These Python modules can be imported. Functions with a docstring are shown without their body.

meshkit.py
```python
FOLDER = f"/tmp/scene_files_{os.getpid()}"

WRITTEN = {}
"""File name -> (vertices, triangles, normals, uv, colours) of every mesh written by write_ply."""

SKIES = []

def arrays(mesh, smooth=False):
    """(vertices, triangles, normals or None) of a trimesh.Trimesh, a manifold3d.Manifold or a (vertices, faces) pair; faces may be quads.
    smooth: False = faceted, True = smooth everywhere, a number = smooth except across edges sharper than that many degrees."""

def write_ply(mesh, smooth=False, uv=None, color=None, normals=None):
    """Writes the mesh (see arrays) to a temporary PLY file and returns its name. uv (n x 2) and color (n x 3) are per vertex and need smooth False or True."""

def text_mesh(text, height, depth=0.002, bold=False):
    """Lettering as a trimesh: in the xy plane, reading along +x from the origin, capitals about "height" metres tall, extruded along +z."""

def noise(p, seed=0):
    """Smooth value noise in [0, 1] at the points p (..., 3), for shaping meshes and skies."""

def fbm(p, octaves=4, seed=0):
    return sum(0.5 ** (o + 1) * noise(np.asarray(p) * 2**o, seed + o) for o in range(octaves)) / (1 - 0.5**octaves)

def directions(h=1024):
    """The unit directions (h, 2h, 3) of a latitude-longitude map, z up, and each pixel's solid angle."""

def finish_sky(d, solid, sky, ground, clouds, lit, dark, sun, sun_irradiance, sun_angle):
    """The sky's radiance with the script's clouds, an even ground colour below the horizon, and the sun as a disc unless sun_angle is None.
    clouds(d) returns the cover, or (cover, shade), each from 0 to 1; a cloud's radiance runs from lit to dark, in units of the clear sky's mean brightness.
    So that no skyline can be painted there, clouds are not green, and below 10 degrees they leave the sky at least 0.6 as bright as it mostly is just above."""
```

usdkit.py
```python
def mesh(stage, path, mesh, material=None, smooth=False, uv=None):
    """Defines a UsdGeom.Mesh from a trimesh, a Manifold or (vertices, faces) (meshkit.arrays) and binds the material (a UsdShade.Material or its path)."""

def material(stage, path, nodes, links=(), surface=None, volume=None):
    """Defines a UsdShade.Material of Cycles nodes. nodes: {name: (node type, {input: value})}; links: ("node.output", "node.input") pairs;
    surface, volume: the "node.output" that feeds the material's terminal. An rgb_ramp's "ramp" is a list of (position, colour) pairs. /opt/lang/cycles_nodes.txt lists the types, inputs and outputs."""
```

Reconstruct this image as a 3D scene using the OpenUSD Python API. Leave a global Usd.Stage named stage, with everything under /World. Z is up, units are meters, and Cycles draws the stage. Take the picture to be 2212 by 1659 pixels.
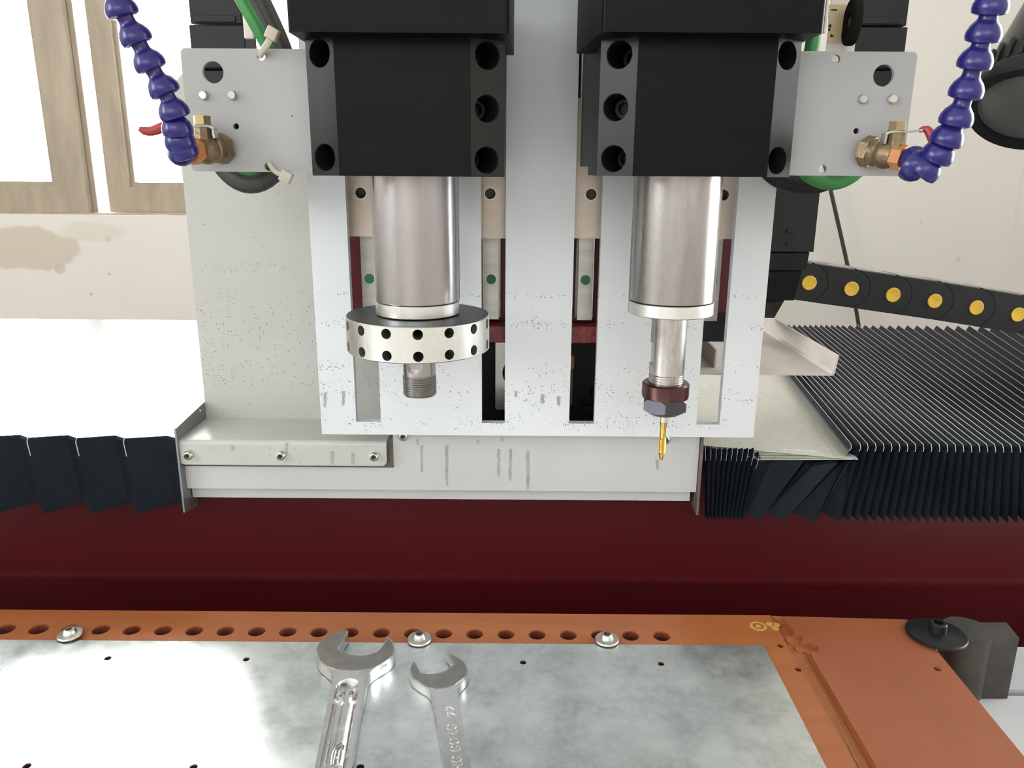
import math, random, re
import numpy as np, trimesh, usdkit, meshkit
import manifold3d as m3
from shapely.geometry import Polygon, Point, box as sbox
from shapely.ops import unary_union
from shapely import affinity
from pxr import Usd, UsdGeom, UsdLux, UsdShade, Gf, Sdf

random.seed(7); rng = np.random.default_rng(7)
stage = Usd.Stage.CreateInMemory()
UsdGeom.SetStageUpAxis(stage, 'Z'); UsdGeom.SetStageMetersPerUnit(stage, 1.0)
UsdGeom.Xform.Define(stage, '/World')

# ------------------------------------------------------------------ camera
FPX, W, H = 1700.0, 2212, 1659
CZ, PITCH, ROLL = 1.145, math.radians(15.2), 0.0075
F = np.array([0, math.cos(PITCH), -math.sin(PITCH)]); U0 = np.array([0, math.sin(PITCH), math.cos(PITCH)]); X0 = np.array([1.0, 0, 0])
R = X0 * math.cos(ROLL) + U0 * math.sin(ROLL); U = -X0 * math.sin(ROLL) + U0 * math.cos(ROLL)
EYE = np.array([0, 0, CZ])
cam = UsdGeom.Camera.Define(stage, '/World/camera')
cam.CreateHorizontalApertureAttr(36.0); cam.CreateVerticalApertureAttr(36.0 * H / W); cam.CreateFocalLengthAttr(36.0 * FPX / W)
cam.CreateClippingRangeAttr((0.02, 100.0))
M = Gf.Matrix4d(*R, 0, *U, 0, *(-F), 0, *EYE, 1)
UsdGeom.Xformable(cam).AddTransformOp().Set(M)
cam.CreateExposureAttr(0.0)

# ------------------------------------------------------------------ daylight: overcast sky and the daylight entering each window, the front one added
dome = UsdLux.DomeLight.Define(stage, '/World/sky'); dome.CreateIntensityAttr(1.2); dome.CreateColorAttr(Gf.Vec3f(0.94, 0.97, 1.0))
def daylight(name, c, w, h, facing, strength, color=(1, 1, 1)):
    L = UsdLux.RectLight.Define(stage, '/World/' + name)
    L.CreateWidthAttr(w); L.CreateHeightAttr(h); L.CreateIntensityAttr(strength); L.CreateColorAttr(Gf.Vec3f(*color))
    f = np.array(facing, float); up = np.array([0, 0, 1.0]); x = np.cross(f, up); x /= np.linalg.norm(x); z = -f; y = np.cross(z, x)
    UsdGeom.Xformable(L).AddTransformOp().Set(Gf.Matrix4d(*x, 0, *y, 0, *z, 0, *c, 1))
YW, XR, XL, YF, ZC = 2.2, 1.37, -3.0, -2.8, 3.0           # the room: back wall, right wall, left wall, front wall, ceiling
daylight('daylight_window_1', (-1.50, YW + 0.30, 1.80), 1.95, 1.55, (0, -1, 0), 26.0, (1.0, 0.99, 0.97))
daylight('daylight_window_2', (XL - 0.25, -1.5, 2.1), 2.2, 1.5, (1, 0, 0), 10.0, (0.93, 0.97, 1.0))
daylight('daylight_window_4', (-0.8, YF - 0.25, 2.3), 3.4, 1.1, (0, 1, 0), 2.0, (0.95, 0.98, 1.0))  # added fill for the plates, entering by a made-up front window
daylight('daylight_window_3', (XR + 0.25, 0.95, 1.6), 1.0, 1.6, (-1, 0, 0), 8.0, (0.95, 0.98, 1.0))

# ------------------------------------------------------------------ helpers
def ray(px, py): return F + R * (px - W / 2) / FPX - U * (py - H / 2) / FPX
def P(px, py, Y=None, Z=None, X=None):
    d = ray(px, py)
    t = Y / d[1] if Y is not None else ((Z - CZ) / d[2] if Z is not None else X / d[0])
    return EYE + d * t
def PX(px, py, Y): return float(P(px, py, Y)[0])
def PZ(px, py, Y): return float(P(px, py, Y)[2])
names, places = {}, {}
def numbered(parent, name):
    k = names.get((parent, name), 0); names[(parent, name)] = k + 1
    return name if k == 0 else f'{name}_{k:03d}'
def tag(p, label=None, cat=None, group=None, kind=None):
    for k, v in (('label', label), ('category', cat), ('group', group), ('kind', kind)):
        if v: p.SetCustomDataByKey(k, v)
    return p
def thing(name, label, cat, loc=(0, 0, 0), group=None, kind=None):
    path = '/World/' + numbered('/World', name)
    x = UsdGeom.Xform.Define(stage, path); x.AddTranslateOp().Set(Gf.Vec3d(*map(float, loc)))
    places[path] = np.array(loc, float)
    return tag(x.GetPrim(), label, cat, group, kind)
def obj(name, mesh, mat, parent=None, label=None, cat=None, group=None, kind=None, smooth=35):
    base = str(parent.GetPath()) if parent else '/World'
    path = base + '/' + numbered(base, name)
    top = '/'.join(path.split('/')[:3])
    v, f, n = meshkit.arrays(mesh, smooth)
    off = places.get(top, np.zeros(3))
    m = usdkit.mesh(stage, path, (v - off, f), None, False)
    if n is not None:
        from pxr import Vt
        m.CreateNormalsAttr(Vt.Vec3fArray.FromNumpy(n.astype(np.float32))); m.SetNormalsInterpolation('vertex')
    UsdShade.MaterialBindingAPI.Apply(m.GetPrim()).Bind(mat)
    return tag(m.GetPrim(), label, cat, group, kind)
def copy_of(src, loc, label, group=None, rotz=0):
    was = src.GetCustomData(); name = re.sub(r'_\d{3}$', '', src.GetName())
    path = '/World/' + numbered('/World', name)
    x = UsdGeom.Xform.Define(stage, path); x.AddTranslateOp().Set(Gf.Vec3d(*map(float, loc)))
    if rotz: x.AddRotateZOp().Set(float(rotz))
    p = x.GetPrim(); p.GetReferences().AddInternalReference(src.GetPath()); p.SetInstanceable(True)
    # the reference's own ops are replaced by this prim's
    return tag(p, label, was['category'], group or was.get('group'))

def cat(*ms): return trimesh.util.concatenate([to_tm(m) for m in ms])
def to_tm(m):
    if isinstance(m, m3.Manifold):
        v, f, _ = meshkit.arrays(m); return trimesh.Trimesh(v, f, process=False)
    return m
def to_mf(m):
    if isinstance(m, m3.Manifold): return m
    m = m.copy(); m.merge_vertices()
    return m3.Manifold(m3.Mesh(np.asarray(m.vertices, np.float32), np.asarray(m.faces, np.uint32)))
def bx(x0, x1, y0, y1, z0, z1):
    b = trimesh.creation.box([abs(x1 - x0), abs(y1 - y0), abs(z1 - z0)]); b.apply_translation([(x0 + x1) / 2, (y0 + y1) / 2, (z0 + z1) / 2]); return b
def rbx(x0, x1, y0, y1, z0, z1, r=0.001, seg=8):
    s = m3.Manifold.sphere(r, seg)
    return m3.Manifold.batch_hull([s.translate([x, y, z]) for x in (x0 + r, x1 - r) for y in (y0 + r, y1 - r) for z in (z0 + r, z1 - r)])
def extrude(poly, h):
    parts = [trimesh.creation.extrude_polygon(g, h, engine='earcut') for g in getattr(poly, 'geoms', [poly])]
    return trimesh.util.concatenate(parts)
def plate(poly, y0, y1):                     # a polygon in (x, z), standing from y0 to y1
    m = extrude(poly, y1 - y0); v = np.array(m.vertices)
    m.vertices = np.stack([v[:, 0], y0 + v[:, 2], v[:, 1]], 1); m.invert(); return m
def slab(poly, z0, z1):                      # a polygon in (x, y), lying from z0 to z1
    m = extrude(poly, z1 - z0); m.apply_translation([0, 0, z0]); return m
def wing(poly, x0, x1):                      # a polygon in (y, z), standing from x0 to x1
    m = extrude(poly, x1 - x0); v = np.array(m.vertices)
    m.vertices = np.stack([x0 + v[:, 2], v[:, 0], v[:, 1]], 1); return m
def lathe(profile, at=(0, 0, 0), axis=(0, 0, 1), n=48):
    m = trimesh.creation.revolve(np.array(profile, float), sections=n)
    m.apply_transform(trimesh.geometry.align_vectors([0, 0, 1], np.array(axis, float) / np.linalg.norm(axis)))
    m.apply_translation(at); return m
def cyl(r, h, at, axis=(0, 0, 1), n=32): return lathe([(0, 0), (r, 0), (r, h), (0, h)], at, axis, n)
def tube(pts, r, n=14, caps=True):
    pts = np.asarray(pts, float); k = len(pts); r = np.broadcast_to(r, k)
    t = np.gradient(pts, axis=0); t /= np.linalg.norm(t, axis=1)[:, None]
    a = np.array([0, 0, 1.0]) if abs(t[0][2]) < 0.9 else np.array([1.0, 0, 0])
    u = np.cross(t[0], a); u /= np.linalg.norm(u); V = []
    for i in range(k):
        u = u - t[i] * np.dot(u, t[i]); u /= np.linalg.norm(u); w = np.cross(t[i], u)
        ang = np.arange(n) * 2 * math.pi / n
        V.append(pts[i] + r[i] * (np.cos(ang)[:, None] * u + np.sin(ang)[:, None] * w))
    V = np.vstack(V); Fc = []
    for i in range(k - 1):
        for j in range(n):
            a0, b0, a1, b1 = i * n + j, i * n + (j + 1) % n, (i + 1) * n + j, (i + 1) * n + (j + 1) % n
            Fc += [[a0, b0, b1], [a0, b1, a1]]
    if caps:
        V = np.vstack([V, pts[0], pts[-1]]); c0, c1 = len(V) - 2, len(V) - 1
        for j in range(n): Fc += [[c0, (j + 1) % n, j], [c1, (k - 1) * n + j, (k - 1) * n + (j + 1) % n]]
    return trimesh.Trimesh(V, np.array(Fc), process=False)
def spline(pts, n=40):
    from scipy.interpolate import CubicSpline
    pts = np.asarray(pts, float); s = np.r_[0, np.cumsum(np.linalg.norm(np.diff(pts, axis=0), axis=1))]
    return CubicSpline(s, pts)(np.linspace(0, s[-1], n))
def cubic_quad(a, b, c, d, th):              # a thin sheet through four corners, th thick downwards
    v = np.array([a, b, c, d], float); lo = v - [0, 0, th]
    return m3.Manifold.hull_points(np.vstack([v, lo]).astype(float))
def hexprism(r, z0, z1): return slab(Polygon([(r * math.cos(a), r * math.sin(a)) for a in np.arange(6) * math.pi / 3]), z0, z1)
def disc(x, y, r, n=40): return Polygon([(x + r * math.cos(a), y + r * math.sin(a)) for a in np.arange(n) * 2 * math.pi / n])
def rpoly(x0, x1, z0, z1, r): return sbox(x0 + r, z0 + r, x1 - r, z1 - r).buffer(r, quad_segs=6)

# ------------------------------------------------------------------ materials
LOOKS = '/World/Looks'; UsdGeom.Scope.Define(stage, LOOKS)
def mat(name, col, rough=0.5, metal=0.0, vary=0.0, scale=30, stretch=(1, 1, 1), col2=None, bump=0.0, bscale=200, rvary=0.0, detail=4, ramp=(0.3, 0.7), coord='position', **kw):
    nodes = {'p': ('principled_bsdf', dict(base_color=col, roughness=rough, metallic=metal, **kw))}; links = []
    nodes['g'] = ('geometry', {}) if coord == 'position' else ('texture_coordinate', {})
    src = 'g.position' if coord == 'position' else 'g.object'
    if vary or col2 or rvary:
        nodes['m'] = ('mapping', {'scale': stretch}); links.append((src, 'm.vector'))
        nodes['n'] = ('noise_texture', {'scale': scale, 'detail': detail, 'roughness': 0.6}); links.append(('m.vector', 'n.vector'))
        c = np.array(col, float); hi = np.array(col2, float) if col2 else np.clip(c * (1 + vary), 0, 1); lo = c if col2 else c * (1 - vary)
        nodes['r'] = ('rgb_ramp', {'ramp': [(ramp[0], tuple(lo)), (ramp[1], tuple(hi))]}); links += [('n.fac', 'r.fac')]
        if vary or col2: links.append(('r.color', 'p.base_color'))
        if rvary:
            nodes['rr'] = ('map_range', {'from_min': 0.3, 'from_max': 0.7, 'to_min': max(0.02, rough - rvary), 'to_max': rough + rvary}); links += [('n.fac', 'rr.value'), ('rr.result', 'p.roughness')]
    if bump:
        nodes['bn'] = ('noise_texture', {'scale': bscale, 'detail': 3}); nodes['b'] = ('bump', {'strength': bump, 'distance': 0.002})
        links += [(src, 'bn.vector'), ('bn.fac', 'b.height'), ('b.normal', 'p.normal')]
    return usdkit.material(stage, f'{LOOKS}/{name}', nodes, links, 'p.BSDF')
def speckled(name, col, dirt=(0.10, 0.10, 0.11), bands=(), base=0.05, rough=0.38, peak=0.5, scale=560, x=None):
    """White paint with splashes of fine oil specks; bands = (height, half width, amount)."""
    nodes = {'p': ('principled_bsdf', {'roughness': rough}), 'g': ('geometry', {}), 's': ('separate_xyz', {}),
             'v': ('voronoi_texture', {'scale': scale, 'randomness': 1.0}), 'sep': ('separate_color', {}),
             'rs': ('map_range', {'from_min': 0, 'from_max': 1, 'to_min': 0.10, 'to_max': 0.34}), 'lt': ('math', {'math_type': 'less_than'}),
             'pn': ('noise_texture', {'scale': 28, 'detail': 3}), 'pm': ('map_range', {'from_min': 0.35, 'from_max': 0.65, 'to_min': 0.25, 'to_max': 1.5, 'clamp': True}),
             'd0': ('math', {'math_type': 'add', 'value1': base, 'value2': 0.0}), 'dm': ('math', {'math_type': 'multiply'}),
             'on': ('math', {'math_type': 'less_than'}), 'both': ('math', {'math_type': 'multiply'}), 'fade': ('math', {'math_type': 'multiply', 'value2': 0.8}),
             'cn': ('noise_texture', {'scale': 9, 'detail': 3}), 'cr': ('rgb_ramp', {'ramp': [(0.3, tuple(np.array(col) * 0.95)), (0.7, tuple(np.array(col) * 1.03))]}),
             'mx': ('mix', {'color2': dirt})}
    links = [('g.position', 's.vector'), ('g.position', 'v.vector'), ('v.color', 'sep.color'), ('sep.r', 'rs.value'), ('v.distance', 'lt.value1'), ('rs.result', 'lt.value2'),
             ('g.position', 'pn.vector'), ('pn.fac', 'pm.value'), ('g.position', 'cn.vector'), ('cn.fac', 'cr.fac'), ('cr.color', 'mx.color1')]
    last = 'd0.value'
    for i, (z, h, a) in enumerate(bands):
        nodes[f'a{i}'] = ('math', {'math_type': 'subtract', 'value2': z}); nodes[f'b{i}'] = ('math', {'math_type': 'absolute'})
        nodes[f'q{i}'] = ('math', {'math_type': 'multiply_add', 'value2': -a / h, 'value3': a}); nodes[f'c{i}'] = ('math', {'math_type': 'maximum', 'value2': 0.0}); nodes[f'e{i}'] = ('math', {'math_type': 'add'})
        links += [('s.z', f'a{i}.value1'), (f'a{i}.value', f'b{i}.value1'), (f'b{i}.value', f'q{i}.value1'), (f'q{i}.value', f'c{i}.value1'), (f'c{i}.value', f'e{i}.value1'), (last, f'e{i}.value2')]
        last = f'e{i}.value'
    links += [(last, 'dm.value1'), ('pm.result', 'dm.value2'), ('sep.g', 'on.value1'), ('dm.value', 'on.value2'), ('lt.value', 'both.value1'), ('on.value', 'both.value2'), ('both.value', 'fade.value1'), ('fade.value', 'mx.fac'), ('mx.color', 'p.base_color')]
    return usdkit.material(stage, f'{LOOKS}/{name}', nodes, links, 'p.BSDF')

yp = 0.64
zz = lambda y, Y=yp: PZ(900, y, Y)
M_ = {}
M_['plate'] = speckled('plate_white', (0.675, 0.695, 0.72), bands=[(zz(637), 0.003, 1.0), (zz(690), 0.02, 0.30), (zz(700), 0.004, 0.35), (zz(790), 0.010, 0.35), (zz(850), 0.03, 0.42), (zz(912), 0.012, 0.5)], base=0.012)
M_['cover'] = speckled('cover_cream', (0.49, 0.485, 0.455), bands=[(PZ(500, 578, .72), 0.006, 0.55), (PZ(500, 810, .72), 0.016, 0.45), (PZ(500, 690, .72), 0.04, 0.18)], base=0.015, scale=600)
M_['base'] = speckled('base_white', (0.53, 0.525, 0.535), bands=[(PZ(1000, 950, .66), 0.014, 0.3)], base=0.02)
M_['mount'] = speckled('mount_grey_white', (0.35, 0.343, 0.345), bands=[], base=0.01, scale=300)
M_['black'] = mat('black_anodised', (0.0045, 0.0045, 0.0043), 0.42, 0.0, vary=0.15, scale=40, bump=0.05, bscale=900, specular_ior_level=0.10)
M_['black_corner_lit'] = mat('brightened_corner_black', (0.009, 0.009, 0.0088), 0.34, 0.0, vary=0.15, scale=60, specular_ior_level=0.33)  # lighter, glossier copy of the black, painting in the sheen of the corners
M_['mattblack'] = mat('matt_black', (0.016, 0.015, 0.014), 0.7, specular_ior_level=0.0)
M_['blackhole'] = mat('black_recess_shade', (0.004, 0.004, 0.004), 0.5)  # near-black standing in for the shade inside recesses
M_['rubber'] = mat('black_rubber', (0.010, 0.010, 0.011), 0.45, specular_ior_level=0.3)
M_['plastic'] = mat('black_plastic', (0.010, 0.0105, 0.012), 0.45, vary=0.2, scale=60, specular_ior_level=0.3)
M_['plasticgloss'] = mat('glossy_black_plastic', (0.05, 0.05, 0.052), 0.10, 0.0, ior=2.0)
M_['steel'] = mat('turned_steel', (0.46, 0.43, 0.44), 0.24, 1.0, col2=(0.36, 0.34, 0.35), scale=45, stretch=(1, 1, 0.08), rvary=0.08, bump=0.02, bscale=500)
M_['wornsteel'] = mat('worn_steel', (0.36, 0.33, 0.32), 0.28, 1.0, col2=(0.62, 0.58, 0.56), scale=90, stretch=(1, 1, 0.25), rvary=0.08, detail=6)
M_['alu'] = mat('machined_aluminium', (0.82, 0.81, 0.78), 0.34, 1.0, col2=(0.70, 0.69, 0.66), scale=40, rvary=0.06)
M_['thread'] = mat('dark_threaded_steel', (0.28, 0.27, 0.25), 0.3, 1.0, vary=0.2, scale=80)
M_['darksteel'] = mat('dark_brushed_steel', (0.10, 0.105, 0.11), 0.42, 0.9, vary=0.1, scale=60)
M_['nut'] = mat('brown_anodised_nut', (0.10, 0.045, 0.045), 0.25, 0.85, vary=0.15, scale=50)
M_['nutflat'] = mat('dark_blue_grey_steel', (0.09, 0.085, 0.10), 0.3, 0.9)
M_['gold'] = mat('gold_coating', (0.72, 0.46, 0.10), 0.25, 1.0, vary=0.15, scale=300)
M_['bearing'] = mat('ground_bearing_steel', (0.52, 0.44, 0.37), 0.42, 0.8, col2=(0.60, 0.52, 0.45), scale=60, rvary=0.05, detail=6)
M_['rail'] = mat('ground_rail_steel', (0.55, 0.54, 0.52), 0.35, 0.9, col2=(0.4, 0.39, 0.37), scale=70, stretch=(0.15, 1, 1.5))
M_['green_plug'] = mat('green_plastic', (0.02, 0.16, 0.07), 0.45)
M_['red'] = mat('dark_red_paint', (0.085, 0.0055, 0.008), 0.36, 0.0, vary=0.06, scale=6, bump=0.03, bscale=60)
M_['redham'] = mat('red_hammered_paint', (0.22, 0.02, 0.025), 0.3, 0.0, bump=0.6, bscale=260)
M_['vinyl'] = mat('black_vinyl', (0.009, 0.010, 0.011), 0.30, 0.0, vary=0.2, scale=25, ior=1.55)
M_['vinyl2'] = mat('black_vinyl_shaded', (0.009, 0.012, 0.017), 0.42, 0.0, vary=0.25, scale=25, specular_ior_level=0.08)  # same vinyl, duller and bluer to imitate the darker reflections of the folds
M_['vinyledge'] = mat('pale_vinyl_edge', (0.42, 0.45, 0.48), 0.35, 0.0)  # pale thin lines along the pleat ridges and the flap
M_['flap'] = mat('flap_wall_reflection', (0.60, 0.595, 0.52), 0.27, 0.35, col2=(0.68, 0.675, 0.60), scale=60, stretch=(3, 1, 1))  # cream base colour stands in for the wall reflected in black vinyl
M_['sheet'] = mat('galvanised_sheet', (0.60, 0.66, 0.67), 0.34, 1.0, col2=(0.90, 0.95, 0.95), scale=24, rvary=0.10, detail=8, bump=0.03, bscale=90)
M_['board'] = mat('orange_bakelite', (0.29, 0.085, 0.022), 0.32, 0.0, col2=(0.35, 0.11, 0.032), scale=20, stretch=(0.3, 3, 1), detail=6, ior=1.6)
M_['board2'] = mat('brown_orange_bakelite', (0.245, 0.068, 0.026), 0.34, 0.0, col2=(0.285, 0.085, 0.034), scale=14, detail=6)
M_['boardlight'] = mat('fresh_cut_bakelite', (0.42, 0.17, 0.06), 0.5)
M_['board_edge_shade'] = mat('bakelite_edge_hole_shade', (0.17, 0.04, 0.022), 0.5, vary=0.2, scale=90)
M_['yellow_resin'] = mat('yellow_resin_ring', (0.48, 0.26, 0.06), 0.35)
M_['chrome'] = mat('satin_chrome', (0.60, 0.59, 0.58), 0.27, 1.0, vary=0.10, scale=60, rvary=0.06, bump=0.03, bscale=700)
M_['wrench'] = mat('drop_forged_chrome', (0.66, 0.65, 0.65), 0.21, 1.0, vary=0.08, scale=70, rvary=0.05, bump=0.03, bscale=1200)
M_['wrenchhead'] = mat('worn_wrench_jaw', (0.30, 0.285, 0.27), 0.34, 1.0, col2=(0.42, 0.40, 0.38), scale=80, detail=6)
M_['blue'] = mat('blue_plastic', (0.014, 0.012, 0.135), 0.26, 0.0, subsurface_weight=0.15, subsurface_scale=0.004)
M_['brass'] = mat('tarnished_brass', (0.24, 0.17, 0.10), 0.42, 0.75, vary=0.3, scale=120, bump=0.15, bscale=600)
M_['brassnut'] = mat('bright_brass', (0.45, 0.34, 0.17), 0.35, 0.9)
M_['amber'] = mat('orange_plastic', (0.50, 0.19, 0.05), 0.4)
M_['zinc'] = mat('zinc_plated_steel', (0.62, 0.60, 0.56), 0.35, 1.0)
M_['redlever'] = mat('red_vinyl_grip', (0.33, 0.03, 0.03), 0.35)
M_['nylon'] = mat('nylon', (0.44, 0.41, 0.33), 0.4, subsurface_weight=0.2, subsurface_scale=0.003)
M_['green'] = mat('green_cable_jacket', (0.035, 0.22, 0.05), 0.42)
M_['greycable'] = mat('grey_cable_jacket', (0.045, 0.04, 0.038), 0.5)
M_['yellow'] = mat('yellow_plastic', (0.66, 0.40, 0.035), 0.4, vary=0.12, scale=150)
M_['tray'] = mat('beige_powder_coat', (0.52, 0.46, 0.41), 0.4, vary=0.06, scale=40)
M_['bracket'] = mat('grey_sheet_steel', (0.24, 0.25, 0.25), 0.38, 0.6, vary=0.12, scale=60)
M_['rusty'] = mat('brown_grey_steel', (0.16, 0.13, 0.11), 0.5, 0.4, vary=0.25, scale=90)
M_['window'] = mat('aged_aluminium_frame', (0.40, 0.335, 0.26), 0.45, 0.35, vary=0.15, scale=8, stretch=(3, 1, 0.6))
M_['castiron'] = mat('blackened_cast_steel', (0.075, 0.068, 0.060), 0.5, 0.5, vary=0.25, scale=60, bump=0.08, bscale=400)
M_['oxide'] = mat('black_oxide_steel', (0.022, 0.025, 0.024), 0.34, 0.6, vary=0.2, scale=60)
M_['bed'] = mat('pale_machine_bed', (0.55, 0.56, 0.58), 0.35, 0.0, vary=0.08, scale=10)
M_['lens'] = mat('smoked_lens', (0.10, 0.105, 0.10), 0.22, 0.0, coat_weight=0.3)
M_['label'] = mat('yellowed_label', (0.62, 0.48, 0.28), 0.5, vary=0.06, scale=50)
M_['ink'] = mat('black_ink', (0.01, 0.008, 0.008), 0.6)
M_['whiteplastic'] = mat('white_plastic', (0.68, 0.65, 0.58), 0.45)
M_['stain'] = mat('oil_streak', (0.36, 0.35, 0.36), 0.35, vary=0.15, scale=150)
M_['glass'] = usdkit.material(stage, LOOKS + '/window_glass', {'t': ('transparent_bsdf', {'color': (0.97, 0.98, 0.97)}), 'gl': ('glossy_bsdf', {'roughness': 0.02, 'color': (1, 1, 1)}), 'f': ('fresnel', {'IOR': 1.45}), 'm': ('mix_closure', {})},
                              [('f.fac', 'm.fac'), ('t.BSDF', 'm.closure1'), ('gl.BSDF', 'm.closure2')], 'm.closure')
# painted plaster with a damp stain and a few dirty spots under the left window
def plaster():
    base = (0.84, 0.80, 0.745)
    nodes = {'p': ('principled_bsdf', {'roughness': 0.6}), 'g': ('geometry', {}), 'n': ('noise_texture', {'scale': 9.0, 'detail': 4}), 'nb': ('noise_texture', {'scale': 1.6, 'detail': 3}),
             'rb': ('rgb_ramp', {'ramp': [(0.3, tuple(np.array(base) * 0.96)), (0.7, base)]})}
    links = [('g.position', 'n.vector'), ('g.position', 'nb.vector'), ('nb.fac', 'rb.fac')]; last = 'rb.color'
    for i, (px, py, rx_, rz_, nz, soft, amt, col) in enumerate([(50, 535, .155, .062, 0.9, .15, .75, (0.60, 0.52, 0.41)), (190, 500, .10, .03, 0.9, .3, .35, (0.64, 0.56, 0.46)), (130, 581, .018, .015, .5, .3, .6, (0.52, 0.48, 0.41)), (234, 517, .011, .010, .5, .4, .4, (0.52, 0.48, 0.41)),
             (236, 592, .005, .005, .3, .4, .6, (0.45, 0.42, 0.36)), (197, 635, .006, .006, .3, .4, .6, (0.45, 0.42, 0.36)), (1990, 480, .006, .006, .3, .4, .4, (0.5, 0.47, 0.42)), (2070, 560, .008, .012, .3, .5, .3, (0.5, 0.47, 0.42))]):
        c = P(px, py, YW)
        nodes[f'm{i}'] = ('mapping', {'location': (-c[0] / rx_, -c[1] / 0.5, -c[2] / rz_), 'scale': (1 / rx_, 2.0, 1 / rz_)})
        nodes[f'l{i}'] = ('vector_math', {'math_type': 'length'}); nodes[f's{i}'] = ('math', {'math_type': 'multiply_add', 'value2': nz, 'value3': -nz / 2}); nodes[f'a{i}'] = ('math', {'math_type': 'add'})
        nodes[f'q{i}'] = ('math', {'math_type': 'multiply_add', 'value2': -1 / soft, 'value3': 1 / soft}); nodes[f'x{i}'] = ('clamp', {'min': 0.0, 'max': 1.0}); nodes[f'y{i}'] = ('math', {'math_type': 'multiply', 'value2': amt}); nodes[f'z{i}'] = ('mix', {'color2': col})
        links += [('g.position', f'm{i}.vector'), (f'm{i}.vector', f'l{i}.vector1'), ('n.fac', f's{i}.value1'), (f'l{i}.value', f'a{i}.value1'), (f's{i}.value', f'a{i}.value2'), (f'a{i}.value', f'q{i}.value1'), (f'q{i}.value', f'x{i}.value'), (f'x{i}.result', f'y{i}.value1'), (f'y{i}.value', f'z{i}.fac'), (last, f'z{i}.color1')]
        last = f'z{i}.color'
    return usdkit.material(stage, LOOKS + '/plaster', nodes, links + [(last, 'p.base_color')], 'p.BSDF')
M_['wall'] = plaster()
M_['floor'] = mat('concrete_floor', (0.17, 0.165, 0.155), 0.6, vary=0.15, scale=4)
M_['ceiling'] = mat('ceiling_paint', (0.72, 0.71, 0.69), 0.7)

# ------------------------------------------------------------------ the room
S = 'structure'
WT = 0.2
SILL = PZ(200, 464, YW)
obj('floor', bx(XL, XR, YF, YW, -0.05, 0), M_['floor'], kind=S)
obj('ceiling', bx(XL - WT, XR + WT, YF - WT, YW + WT, ZC, ZC + 0.1), M_['ceiling'], kind=S)
def wall_with_hole(axis, a0, a1, t0, t1, h):           # along a (x or y), thickness t0..t1, hole (a, a, z, z)
    poly = sbox(a0, 0, a1, ZC).difference(sbox(h[0], h[2], h[1], h[3])) if h else sbox(a0, 0, a1, ZC)
    return plate(poly, t0, t1) if axis == 'x' else wing(poly, t0, t1)
WX0, WX1, WTOP = -2.45, -0.38, 2.55
obj('wall_back', wall_with_hole('x', XL, XR, YW, YW + WT, (WX0, WX1, SILL, WTOP)), M_['wall'], kind=S)
obj('wall_right', wall_with_hole('y', YF, YW, XR, XR + WT, (0.42, 1.42, 0.8, 2.4)), M_['wall'], kind=S)
obj('wall_left', wall_with_hole('y', YF, YW, XL - WT, XL, (-2.6, -0.4, 1.35, 2.85)), M_['wall'], kind=S)
obj('wall_front', wall_with_hole('x', XL, XR, YF - WT, YF, (-2.5, 0.9, 1.75, 2.85)), M_['wall'], kind=S)

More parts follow.
